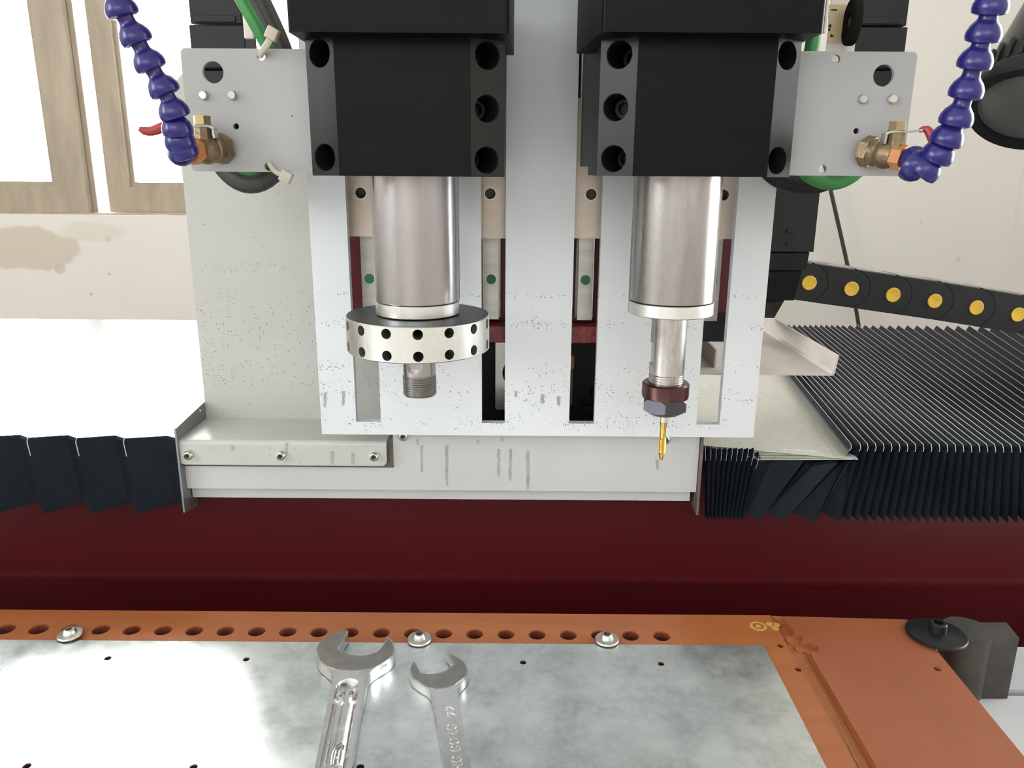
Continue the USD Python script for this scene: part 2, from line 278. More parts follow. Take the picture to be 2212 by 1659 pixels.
# window behind the machine: two sliding sashes, the left in front, with an open strip between them
w1 = thing('window_1', 'tall sliding window of two aged metal sashes left of the machine', 'window', (0, 0, 0), kind=S)
ya = YW + 0.03
def pcol(px): return PX(px, 330, ya)
fs = 0.05
def sash(x0, x1, y0, y1, l, r, b, t):
    f = plate(sbox(x0, SILL, x1, WTOP).difference(sbox(x0 + l, SILL + b, x1 - r, WTOP - t)), y0, y1)
    o = obj('sash', f, M_['window'], w1)
    e = 0.012                                            # glazing bead stepping back from the sash
    bead = plate(sbox(x0 + l - 0.001, SILL + b - 0.001, x1 - r + 0.001, WTOP - t + 0.001).difference(sbox(x0 + l + e, SILL + b + e, x1 - r - e, WTOP - t - e)), y0 + 0.012, y1 - 0.004)
    obj('glazing_bead', bead, M_['window'], o)
    obj('pane', bx(x0 + l, x1 - r, (y0 + y1) / 2, (y0 + y1) / 2 + 0.004, SILL + b, WTOP - t), M_['glass'], w1)
xl1 = pcol(176); xr0 = pcol(203)
bl = PZ(60, 402, ya) - SILL; br = PZ(330, 404, ya + .05) - SILL
sash(WX0 + 0.01, xl1, ya, ya + 0.04, 0.07, pcol(176) - pcol(108), bl, 0.06)
sash(xr0, WX1 - 0.01, ya + 0.05, ya + 0.09, pcol(252) - pcol(203), 0.07, br, 0.06)
obj('sash_strip', plate(sbox(xl1 + 0.001, SILL, xl1 + pcol(180) - pcol(168), WTOP), ya + 0.02, ya + 0.05), M_['window'], w1)
obj('frame', plate(sbox(WX0 - 0.002, SILL - 0.012, WX1 + 0.002, WTOP + 0.002).difference(sbox(WX0 + 0.02, SILL + 0.004, WX1 - 0.02, WTOP - 0.02)), YW + 0.01, YW + 0.14), M_['window'], w1)
def side_window(nm, lab, y0, y1, z0, z1, xf, n):
    w = thing(nm, lab, 'window', (0, 0, 0), kind=S); dy = (y1 - y0) / n
    holes = unary_union([sbox(y0 + i * dy + 0.04, z0 + 0.05, y0 + (i + 1) * dy - 0.04, z1 - 0.05) for i in range(n)])
    obj('frame', wing(sbox(y0, z0, y1, z1).difference(holes), xf, xf + 0.05), M_['window'], w)
    for i in range(n): obj('pane', bx(xf + 0.02, xf + 0.024, y0 + i * dy + 0.041, y0 + (i + 1) * dy - 0.041, z0 + 0.051, z1 - 0.051), M_['glass'], w)
side_window('window_2', 'wide window in the left-hand wall behind the camera', -2.6, -0.4, 1.35, 2.85, XL - 0.14, 3)
side_window('window_3', 'two-light window in the right-hand wall beside the machine', 0.42, 1.42, 0.8, 2.4, XR + 0.08, 2)
w4 = thing('window_4', 'long high window added behind the camera to light the plates', 'window', (0, 0, 0), kind=S)  # unseen window, added for diffuse light on the front plates
h4 = unary_union([sbox(-2.5 + i * .85 + .04, 1.79, -2.5 + (i + 1) * .85 - .04, 2.81) for i in range(4)])
obj('frame', plate(sbox(-2.5, 1.75, 0.9, 2.85).difference(h4), YF - .14, YF - .09), M_['window'], w4)
for i in range(4): obj('pane', bx(-2.5 + i * .85 + .041, -2.5 + (i + 1) * .85 - .041, YF - .12, YF - .116, 1.791, 2.809), M_['glass'], w4)
# ------------------------------------------------------------------ red gantry beam
ZT = PZ(1500, 1328, 0.5638)                               # the top of the fixture board
yb = 0.72
zf = PZ(1000, 1254, yb); ztop = PZ(1000, 958, .66) - 0.035
b = thing('gantry_beam', 'dark red painted gantry beam crossing behind the orange board', 'machine beam', (0, 0.95, 0.12))
prof = [(yb, ztop)] + [(yb, z) for z in np.linspace(ztop - 0.02, zf + 0.009, 3)] + [(yb - 0.0011, zf + 0.004), (yb - 0.0015, zf), (yb - 0.0008, zf - 0.004), (yb + 0.0015, zf - 0.009)] + [(yb + 0.010, zf - 0.06), (yb + 0.010, 0.12), (1.19, 0.12), (1.19, ztop)]
obj('beam_body', wing(Polygon(prof), -1.25, 1.05), M_['red'], b, smooth=40)
for x in (-1.05, 0.85):
    obj('beam_leg', rbx(x - 0.1, x + 0.1, 0.80, 1.16, 0.0, 0.1195, 0.004), M_['red'], b)

# ------------------------------------------------------------------ bellows
ZB = PZ(1100, 955, .66)                                   # top ridge height
YBACK = 1.23
def fold_piece(xa, xb, ta, tb, zlo, d, valley=0.72, top=True, y0=0.66, tdrop=0.0, dt=None, ba=None, bb=None, part=None):
    """one pleat from ridge (bottom xa, top ta) to ridge (xb, tb), dipping d at the valley"""
    rows = []
    for s, o in ((0, 0), (valley, d), (1, 0)):
        xbm, xtp = xa + (xb - xa) * s, ta + (tb - ta) * s; xbk = xtp if ba is None else ba + (bb - ba) * s
        zl = zlo - 0.002 + o * 0.9; q = o if dt is None else o * dt
        pts = [(xbm, y0 + o, zl), (xtp, y0 + o, ZB - q - 0.002 - tdrop), (xtp, y0 + o + 0.002, ZB - q - tdrop)]
        if top: pts += [(xbk, YBACK - q - 0.002, ZB - q), (xbk, YBACK - q, ZB - q - 0.002), (xbk, YBACK - o, zl)]
        rows.append(pts)
    if part == 'top': rows = [r[2:4] for r in rows]
    if part == 'skirt': rows = [r[:3] for r in rows]
    n = len(rows[0]); V = np.array(rows).reshape(-1, 3); Fc = []
    for r in range(2):
        for c in range(n - 1):
            a = r * n + c; Fc += [[a, a + n, a + 1], [a + 1, a + n, a + n + 1]]
    Fc = np.array(Fc)
    inner = V + np.array([0, 0.0008, -0.0008])
    Vall = np.vstack([V, inner]); return trimesh.Trimesh(Vall, np.vstack([Fc, Fc[:, ::-1] + len(V)]), process=False)
def ridge_edge(t, xb, zlo, top=True, y0=0.66, r=0.0006, low=0.016, tdrop=0.0, bk=None):
    z = ZB - tdrop
    dx = (xb - t) * low / max(0.02, z - zlo)
    pts = [(t + dx, y0 - 0.0004, z - low), (t, y0 - 0.0004, z - 0.003), (t, y0 + 0.002, z + 0.0004)]
    if top: pts += [(t if bk is None else bk, YBACK - 0.002, ZB + 0.0004)]
    return tube(pts, r, 5)
zlo = PZ(200, 1104, .66)
bl_ = thing('bellows_cover', 'black pleated bellows stretched out with wide folds left of the carriage', 'bellows', (-0.6, 0.945, zlo), 'pleated bellows on the beam')
xs0 = PX(392, 1000, .66) - 0.0008
px_ridge = [268, 165, 60]
rx = [xs0, *(PX(p, 960, .66) for p in px_ridge)]
pitch = rx[2] - rx[3]
while rx[-1] > -1.1: rx.append(rx[-1] - pitch)
for i in range(len(rx) - 1):
    # ridge at the right end of each pleat leans slightly
    sh = -0.004 if i else 0
    fa = (rx[i + 1] + 0.005, rx[i] + (0.005 if i else 0), rx[i + 1], rx[i], zlo + 0.0005 * (i == 0), 0.008); fk = dict(valley=0.72, dt=0.0)
    f = obj('fold', fold_piece(*fa, **fk, part='skirt'), M_['vinyl2'], bl_, smooth=False)
    obj('top_panel', fold_piece(*fa, **fk, part='top'), M_['vinyl'], f, smooth=False)
    if i: obj('pale_edge', ridge_edge(rx[i], rx[i] + 0.005, zlo, top=False, r=0.0005), M_['vinyledge'], f)

br_ = thing('bellows_cover', 'black pleated bellows squeezed into tight folds right of the carriage', 'bellows', (0.6, 0.945, zlo), 'pleated bellows on the beam')
zlor = PZ(1900, 1122, .66)
pb = [(1523 + 8.3 * i, 1524 + 11.6 * i) for i in range(11)] + [(1642, 1743), (1694, 1812), (1762, 1838), (1816, 1858), (1836, 1874)]
top_from = len(pb) - 3
while pb[-1][1] < 2620: pb.append((pb[-1][0] + 19.0 + max(0, (pb[-1][1] - 2150) * 0.035), pb[-1][1] + 17.2 + max(0, (pb[-1][1] - 2150) * 0.035)))
BK = [PX(np.interp(c, [1500, 1876, 1979, 2165, 2450, 2800], [1500, 1636, 1690, 1816, 2063, 2370]), 717, YBACK) for a, c in pb]
R_ = [(PX(a, 1120, .66), PX(c, 975, .66)) for a, c in pb]
for i in range(len(R_) - 1):
    (xa, ta), (xb, tb) = R_[i], R_[i + 1]
    top = i >= top_from; d = min(0.011, 0.9 * (tb - ta)) if top else min(0.006, 0.6 * (xb - xa) + 0.002)
    td = 0 if top else 0.004 + 0.011 * min(1, max(0, i - 8) / 3)
    f = obj('fold', fold_piece(xa, xb, ta, tb, zlor, d, valley=0.32, top=top, tdrop=td, ba=BK[i], bb=BK[i + 1]), M_['vinyl2'], br_, smooth=False)
    if i < 11 or top: obj('pale_edge', ridge_edge(ta, xa, zlor, top=top, low=0.012 if not top else 0.006, tdrop=td, r=0.00036 if top else 0.0002, bk=BK[i]), M_['vinyledge'], f)
obj('inner_skirt', bx(PX(1600, 1050, .672), PX(1885, 1050, .672), .672, .6728, zlor + 0.014, ZB - 0.012), M_['vinyl2'], br_)
# the crumpled top panels lie over to the right, one on the other
FL, FR, BR, BL = P(1513, 961, .672), P(1843, 991, .654), P(1628, 722, 1.19), None
BL = np.array([FL[0], 1.19, BR[2]])
for k in range(9):
    s = k / 9.0
    a = FL + (P(1636, 983, .66) - FL) * (1 - s) - [0, 0, 0.0012 * (9 - k) * 0.4]
    c = FR + (P(1760, 972, .668) - FR) * s - [0, 0, 0.0006 * (9 - k)]
    if k == 8: a, c = FL, FR
    if k < 8:
        c = FR + (P(1745, 968, .672) - FR) * (1 - (1 - s) ** 1.4) - [0, 0, 0.0004]
        obj('top_flap', cubic_quad(a, c, c + (BR - FR) * 0.25, a + (BL - FL) * 0.25, 0.0004), M_['flap'], br_)
    else:
        obj('top_flap', cubic_quad(a, c, BR, BL, 0.0006), M_['flap'], br_)
        obj('flap_edge', cubic_quad(c + [-0.0005, 0, 0.0002], c + [0.0045, 0, -0.0004], BR + [0.0045, 0, -0.0004], BR + [-0.0005, 0, 0.0002], 0.0006), M_['vinyledge'], br_)

# ------------------------------------------------------------------ the carriage
cz0 = PZ(900, 1075, .665)
car = thing('cross_carriage', 'white painted cross carriage with a slotted front plate carrying both spindles', 'machine carriage', (0, 0.66, cz0))
yc = 0.662
def quad(pts, Y): return Polygon([(P(x, y, Y)[0], P(x, y, Y)[2]) for x, y in pts])
zb_top = PZ(1200, 930, yc); zb_bot = PZ(960, 1059, yc)
xb0, xb1, xstep = PX(391, 1030, yc), PX(1508, 1000, yc), PX(850, 980, yc)
zstep = PZ(620, 1008.5, yc)
base = unary_union([sbox(xb0, zb_bot, xb1, zstep), sbox(xstep, zb_bot, xb1, zb_top)])
bp = obj('base_plate', plate(base, yc, yc + 0.02), M_['base'], car)
ys = yc + 0.008
obj('lower_strip', plate(sbox(PX(415, 1060, ys), PZ(960, 1078, ys), PX(1490, 1075, ys), zb_bot - 0.0002), ys, ys + 0.012), M_['base'], car)
obj('filler_and_gap_shade', bx(xb0 + 0.002, xstep - 0.0002, yc + 0.0012, yc + 0.02, zstep, PZ(840, 940, yc + .012)), M_['rusty'], car)  # metal filler, stretched behind the lip as a dark strip for shadow
# drips of oil on the base plate
def drip(px, y0, y1, w, seed):
    r = random.Random(seed); L = []; Rr = []
    for k in range(9):
        s = k / 8; y = y0 + (y1 - y0) * s; ww = w * (1.0 - 0.45 * s + 0.5 * math.exp(-((s - .75) / .12) ** 2) * r.random()) / 2 + 0.4; dx = r.uniform(-1, 1)
        L.append((px + dx - ww, y)); Rr.append((px + dx + ww, y))
    return L + Rr[::-1]
drips = [(911, 962, 1020, 6), (965, 962, 1050, 6), (1033, 950, 958, 6), (1077, 970, 1030, 6), (1085, 945, 955, 5), (1102, 970, 1038, 6), (1140, 975, 1058, 7), (1420, 993, 1015, 7), (902, 948, 960, 5)]
for i, d in enumerate(drips): obj('oil_streak', plate(quad(drip(*d, i), yc), yc - 0.0002, yc + 0.0004), M_['stain'], bp)

# slotted front plate
sl = [((750, 390), (806, 390), (820, 912), (765, 911)), ((1040, 390), (1093, 390), (1090, 914), (1040, 914)), ((1243, 390), (1303, 390), (1283, 916), (1230, 915)), ((1541, 390), (1596, 390), (1555, 918), (1505, 917))]
zp_bot = PZ(1160, 941.5, yp)
xp0, xp1 = PX(689, 830, yp), PX(1638, 830, yp)
slots = []
for s in sl:
    x0 = np.mean([PX(*s[0], yp), PX(*s[3], yp)]); x1 = np.mean([PX(*s[1], yp), PX(*s[2], yp)])
    slots.append((x0, x1, PZ(*s[3], yp)))
ZTOP = CZ + 0.30
pl = sbox(xp0, zp_bot, xp1, ZTOP)
for x0, x1, z in slots: pl = pl.difference(sbox(x0, z, x1, CZ + 0.16))
fp = obj('front_plate', plate(pl, yp, yp + 0.008), M_['plate'], car)
for i, d in enumerate([(702, 848, 880, 6), (742, 845, 876, 6), (1172, 852, 872, 8), (1207, 856, 876, 8), (1114, 845, 858, 5)]): obj('oil_streak', plate(quad(drip(*d, i + 20), yp), yp - 0.0002, yp + 0.0004), M_['stain'], fp)

# left sheet-metal cover: tall sheet, shelf, lip
yv = 0.72
zsh = PZ(600, 953, .655)
cpoly = rpoly(PX(408, 520, yv), PX(1000, 500, yv), zsh - 0.002, PZ(420, 150, yv), 0.001)
top_l = PX(408, 520, yv); ztc = PZ(420, 150, yv)
cpoly = Polygon([(top_l, zsh), (top_l, ztc - 0.02), (top_l + 0.003, ztc - 0.009), (top_l + 0.010, ztc - 0.002), (top_l + 0.018, ztc), (PX(836, 700, yv), ztc), (PX(836, 700, yv), zsh)])
cv = obj('cover_sheet', plate(cpoly, yv, yv + 0.002), M_['cover'], car)
yl = 0.655
xl0, xl1_ = PX(386, 980, yl), PX(835, 980, yl)
n = 8; arc = [(yl + 0.004 - 0.004 * math.sin(a), zsh - 0.004 + 0.004 * math.cos(a)) for a in np.linspace(0, math.pi / 2, 6)]
shelf_prof = Polygon([(yv + 0.001, zsh), *arc[::1], (yl, zsh - 0.01), (yl + 0.0015, zsh - 0.01), (yl + 0.0015, zsh - 0.004), (yl + 0.004, zsh - 0.002), (yv + 0.001, zsh - 0.002)])
shelf_m = to_mf(wing(shelf_prof, xl0 + 0.0006, xl1_))
zl1 = PZ(600, 1005, yl)
lip = unary_union([rpoly(xl0, xl1_, zl1, zsh, 0.005), sbox(xl0, zl1 + 0.012, xl1_, zsh - 0.009)]).intersection(sbox(xl0, zl1, xl1_, zsh - 0.0095))
obj('cover_lip', shelf_m + to_mf(plate(lip, yl, yl + 0.0015)), M_['cover'], car, smooth=40)
for i, d in enumerate([(503, 963, 975, 7), (619, 957, 985, 5), (718, 975, 1003, 7), (762, 978, 1003, 7)]): obj('oil_streak', plate(quad(drip(*d, i + 50), yl), yl - 0.0002, yl + 0.0003), M_['stain'], cv)
def button_screw(px, py, Y, r, parent, mt='zinc', up=None):
    c = P(px, py, Y) if up is None else np.array(px)
    ax = (0, -1, 0) if up is None else up
    h = r * 0.75
    dome_ = lathe([(0, 0), (r, 0), (r, r * .12), (r * .95, r * .32), (r * .82, r * .58), (r * .66, h), (r * .54, h), (r * .50, h - r * .5), (0, h - r * .5)], (0, 0, 0), (0, 0, 1), 28)
    dome_.apply_transform(trimesh.geometry.align_vectors([0, 0, 1], np.array(ax, float))); dome_.apply_translation(c)
    o = obj('socket_screw', dome_, M_[mt], parent, smooth=50)
    hx = hexprism(r * 0.49, h - r * .49, h - r * .42); hx.apply_transform(trimesh.geometry.align_vectors([0, 0, 1], np.array(ax, float))); hx.apply_translation(c)
    obj('hex_socket', hx, M_['blackhole'], o)
for x, y in ((407, 983), (607, 984), (808, 986)):
    c = P(x, y, yl); rr = 0.0047
    obj('washer', cyl(0.0052, 0.0007, c, (0, -1, 0)), M_['zinc'], car)
    button_screw(x, y, yl - 0.0007, rr, car)
for x, y in ((871, 942), (1437, 949)):
    button_screw(x, y, yc, 0.0046, car)
# end brackets
xe0 = PX(384, 1000, yl - .003)
br1 = Polygon([(yl - .003, PZ(384, 1107, .652)), (yl - .003, PZ(381, 926, .652)), (yv - 0.005, PZ(430, 868, yv)), (yv + 0.02, PZ(430, 868, yv)), (yv + .02, PZ(430, 905, yv)), (yl + .026, zsh - .006), (yl + 0.026, PZ(413, 1085, .69))])
hole_c = PX(420, 886, .71)
br1 = br1.difference(disc(0.708, PZ(420, 886, .708), 0.0022, 16))
obj('end_bracket', wing(br1, xe0, xe0 + 0.0016), M_['bracket'], car)
xe1 = xb1 + 0.0004
br2 = Polygon([(yl + .002, PZ(1504, 1115, .655)), (yl + .002, zb_top - .004), (yl + .03, zb_top - .004), (yl + .03, PZ(1490, 1075, .69))])
obj('end_bracket', wing(br2, xe1, xe1 + 0.0021), M_['rusty'], car)

# behind the slots: red back panel, rails, bearing blocks, crossbar, black box that darkens the cavity
yr = 0.70
xin0, xin1 = PX(735, 500, yr), PX(1600, 500, yr)
obj('back_panel', bx(xin0, xin1, yr, yr + 0.008, PZ(1100, 730, yr), ZTOP), M_['red'], car)
obj('crossbar', rbx(PX(862, 720, .674), PX(1488, 720, .674), .674, .698, PZ(1060, 740.5, .674), PZ(1060, 704, .674), 0.0012), M_['redham'], car)
XBS = PX(1480, 800, .70)
obj('cavity_back', bx(PX(860, 720, .79), XBS, .79, .80, zb_bot + 0.01, ZTOP - 0.05), M_['blackhole'], car)  # unseen black box added so the cavity behind the slots stays dark
obj('cavity_side', bx(PX(850, 800, .712), PX(850, 800, .712) + 0.004, .724, .79, zb_bot + 0.01, ZTOP - 0.05), M_['blackhole'], car)
obj('cavity_side', bx(XBS - 0.004, XBS, .71, .79, zb_bot + 0.01, ZTOP - 0.05), M_['blackhole'], car)
obj('cavity_floor', bx(PX(852, 800, .712), XBS - 0.0045, yc + .021, .79, zb_bot + 0.005, zb_bot + 0.009), M_['blackhole'], car)
obj('chain_guide', bx(PX(1500, 700, .69), PX(1602, 700, .69), .69, .699, PZ(1560, 738, .69), PZ(1560, 681, .69)), M_['rubber'], car)
# rails
zrail = PZ(1060, 689, .685)
for k, (xa, xb, hx_) in enumerate([(781, 815, 797), (1045, 1077, 1058), (1249, 1281, 1265), (1520, 1556, 1538)]):
    x0, x1 = PX(xa, 600, .683), PX(xb, 600, .683); xm = (x0 + x1) / 2; w = x1 - x0
    prof = Polygon([(-w * .62, .699), (-w * .62, .693), (-w * .42, .691), (-w * .42, .688), (-w * .5, .686), (-w * .5, .683), (w * .5, .683), (w * .5, .686), (w * .42, .688), (w * .42, .691), (w * .62, .693), (w * .62, .699)])
    prof = affinity.translate(prof, xm, 0)
    rl = obj('linear_rail', slab(prof, zrail, ZTOP - 0.02), M_['rail'], car, smooth=False)
    hc = P(hx_ - (3 if k == 0 else 0), 602 + k * 1.3, .683)
    obj('hole_plug', cyl(0.0042, 0.0009, (xm, .683, hc[2]), (0, -1, 0), 24), M_['green_plug'], rl, label='green round plug in the rail')
for k, (xa, xb, yb_, hx_) in enumerate([(752, 832, 511, 779), (1012, 1112, 515, 1059), (1226, 1320, 515, 1277), (1490, 1594, 516, 1563)]):
    Yk = .662
    x0, x1, z0 = PX(xa, 450, Yk), PX(xb, 450, Yk), PZ(xa + 30, yb_, Yk)
    c = P(hx_, 417 + k * 1.5, Yk)
    body = plate(rpoly(x0, x1, z0, z0 + 0.11, 0.0008).difference(disc(c[0], c[2], 0.0044)), Yk, .682)
    bb = obj('bearing_block', body, M_['bearing'], car, smooth=False)
    obj('bolt_hole', cat(cyl(0.0043, 0.004, (c[0], .680, c[2]), (0, -1, 0), 24)), M_['rusty'], bb)
    ring = lathe([(0.0044, 0), (0.0050, 0), (0.0050, 0.0002), (0.0044, 0.0002)], (c[0], Yk, c[2]), (0, -1, 0), 28)
    obj('chamfer_ring', ring, M_['zinc'], bb)
# silver motor flange behind the second slot, copper part behind the third
ym = .735
c = P(1120, 806, ym); ff = rpoly(PX(1070, 800, ym), PX(1180, 800, ym), PZ(1080, 885, ym), PZ(1080, 742, ym) + .01, 0.002)
obj('motor_flange', plate(ff.difference(disc(c[0], c[2], 0.0155)), ym, ym + 0.01), M_['zinc'], car)
obj('copper_terminal', rbx(PX(1228, 780, .745), PX(1241, 780, .745), .745, .765, PZ(1235, 800, .745), PZ(1235, 768, .745), 0.002), M_['amber'], car)
obj('terminal_post', rbx(PX(1224, 780, .752), PX(1239, 780, .752), .752, .762, PZ(1235, 880, .745), PZ(1235, 800.5, .745), 0.001), M_['rusty'], car)
obj('inner_clip', cat(rbx(PX(1258, 880, .76), PX(1282, 880, .76), .76, .775, PZ(1270, 897, .76), PZ(1270, 878, .76), 0.001), rbx(PX(1276, 860, .76), PX(1284, 860, .76), .76, .775, PZ(1270, 868, .76), PZ(1270, 850, .76), 0.001)), M_['plastic'], car)

# ------------------------------------------------------------------ beige tray behind the right side of the carriage
zt = PZ(1700, 806, .672)
fl_, fr_ = P(1512, 806, Z=zt), P(1800, 806, Z=zt); bkY = P(1690, 703, Z=zt)[1]
tr = thing('sheet_metal_tray', 'beige folded sheet metal tray under the upright black cable chain', 'tray', (fr_[0] - 0.07, 0.75, zt))
x0, x1, y0 = XBS + 0.001, fr_[0], fl_[1]
hfl = PZ(1817, 764, y0) - zt
prof = [(x0, 0), (x1 - 0.003, 0)] + [(x1 - 0.003 + 0.003 * math.sin(a), 0.003 - 0.003 * math.cos(a)) for a in np.linspace(0.2, math.pi / 2, 5)] + [(x1 + 0.002, hfl), (x1 + 0.0005, hfl)] + [(x1 - 0.0015, 0.004), (x1 - 0.004, 0.0015), (x0, 0.0015)]
trm = extrude(Polygon(prof), bkY - y0); v = np.array(trm.vertices); trm.vertices = np.stack([v[:, 0], y0 + v[:, 2], zt - 0.0015 + v[:, 1]], 1); trm.invert()
obj('tray_floor', trm, M_['tray'], tr)
xf = PX(1536, 790, .70)
obj('inner_flange', wing(Polygon([(.69, zt + .0002), (.69, zt + 0.016), (.86, zt + 0.030), (.86, zt + .0002)]), xf, xf + 0.0018), M_['tray'], tr)

# ------------------------------------------------------------------ drag chains
ch = thing('cable_drag_chain', 'black drag chain with yellow link pins running off to the right', 'cable chain', P(1900, 670, 1.0))
yk = 0.99
pins = [(1658, 598), (1748, 611), (1839, 624), (1929, 637), (2019, 650), (2109, 664.5), (2199, 679.5), (2291, 695), (2384, 711)]
pc = [P(x, y, yk) for x, y in pins]
hgt = 0.0235; dpt = 0.05
for i in range(len(pc) - 1):
    a, c = pc[i], pc[i + 1]; d = c - a; L = np.linalg.norm(d[[0, 2]]); ang = math.atan2(d[2], d[0])
    shp = unary_union([sbox(-L * 0.45, -hgt, L * .5, hgt), disc(L * .5, 0, hgt, 32)]).difference(disc(-L * .5, 0, hgt + 0.0006, 32))
    shp = affinity.translate(affinity.rotate(shp, ang, origin=(0, 0), use_radians=True), (a[0] + c[0]) / 2, (a[2] + c[2]) / 2)
    lk = obj('link', plate(shp, yk, yk + dpt), M_['plastic'], ch, smooth=False)
    if 0 < i + 1 < len(pc):
        q = pc[i + 1]
        obj('link_pin', lathe([(0, 0), (0.0092, 0), (0.0092, 0.0008), (0.0085, 0.0014), (0.005, 0.001), (0, 0.0008)], (q[0], yk, q[2]), (0, -1, 0), 28), M_['yellow'], lk, label='yellow round link pin')
    topc = plate(affinity.translate(affinity.rotate(sbox(-L * .46, hgt + .0002, L * .47, hgt + .0016), ang, origin=(0, 0), use_radians=True), (a[0] + c[0]) / 2, (a[2] + c[2]) / 2), yk + 0.002, yk + dpt)
    obj('crossbar', topc, M_['plasticgloss'], lk)

cv2 = thing('cable_drag_chain', 'upright black cable chain curving back behind the right edge of the slotted plate', 'cable chain', P(1700, 690, .80))
xk0, xk1 = PX(1640, 500, .80), PX(1762, 500, .80)
path = [(0.80, PZ(1700, 395, .80)), (0.80, PZ(1700, 545, .80)), (0.805, PZ(1700, 585, .805)), (0.82, PZ(1700, 650, .82)), (.845, PZ(1690, 688, .845))]
for i in range(len(path) - 1):
    (ya_, za_), (yb2, zb2) = path[i], path[i + 1]
    d = np.array([yb2 - ya_, zb2 - za_]); d /= np.linalg.norm(d); nrm = np.array([-d[1], d[0]]); nrm = nrm if nrm[0] > 0 else -nrm
    pg = Polygon([(ya_, za_ - 0.0005), (yb2, zb2 + 0.0005), tuple(np.array([yb2, zb2]) + nrm * 0.03), tuple(np.array([ya_, za_]) + nrm * 0.03)]).convex_hull
    sh = 0.004 * i + (0.006 if i == 3 else 0)
    lk = obj('link', wing(pg, xk0 - sh, xk1 - sh), M_['plastic'], cv2, smooth=False)
    o_ = nrm * 0.0011
    side = Polygon([(ya_ - o_[0], za_ - 0.001 - o_[1]), (yb2 - o_[0], zb2 + 0.001 - o_[1]), (yb2, zb2 + 0.001), (ya_, za_ - 0.001)]).convex_hull
    obj('lid', wing(side, xk0 - sh + 0.001, xk1 - sh - 0.013), M_['plastic'], lk)
    if i == 0:
        for yy in (500, 526):
            q = P(1707, yy, .7985)
            obj('clip', rbx(q[0] - 0.004, q[0] + 0.004, .7970, .7992, q[2] - 0.0018, q[2] + 0.0018, 0.0006), M_['rubber'], lk)
for nm, px0, px1, yy1, seam in (('left', 404, 527, 240, 52), ('right', 1822, 1962, 240, 56)):
    Yk = .674
    t = thing('cable_drag_chain', f'upright black cable chain rising behind the {nm} spindle\'s mounting plate', 'cable chain', P((px0 + px1) / 2, yy1, Yk))
    ysm = [-140, -45, seam, 150, yy1]
    for i in range(4):
        x0, x1 = PX(px0 + 4, 60, Yk), PX(px1, 60, Yk)
        za_, zb2 = PZ(px0, ysm[i] + 1.2, Yk), PZ(px0, ysm[i + 1] - 1.2, Yk)
        sh = 0.0015 * (i % 2)
        lk = obj('link', rbx(x0 + sh, x1 - sh, Yk, Yk + 0.03, zb2, za_, 0.001), M_['plastic'], t)
        obj('crossbar', rbx(x0 + 0.006, x1 - 0.006, Yk - 0.0012, Yk + .003, zb2 + 0.001, zb2 + 0.006, 0.0005), M_['plastic'], lk)

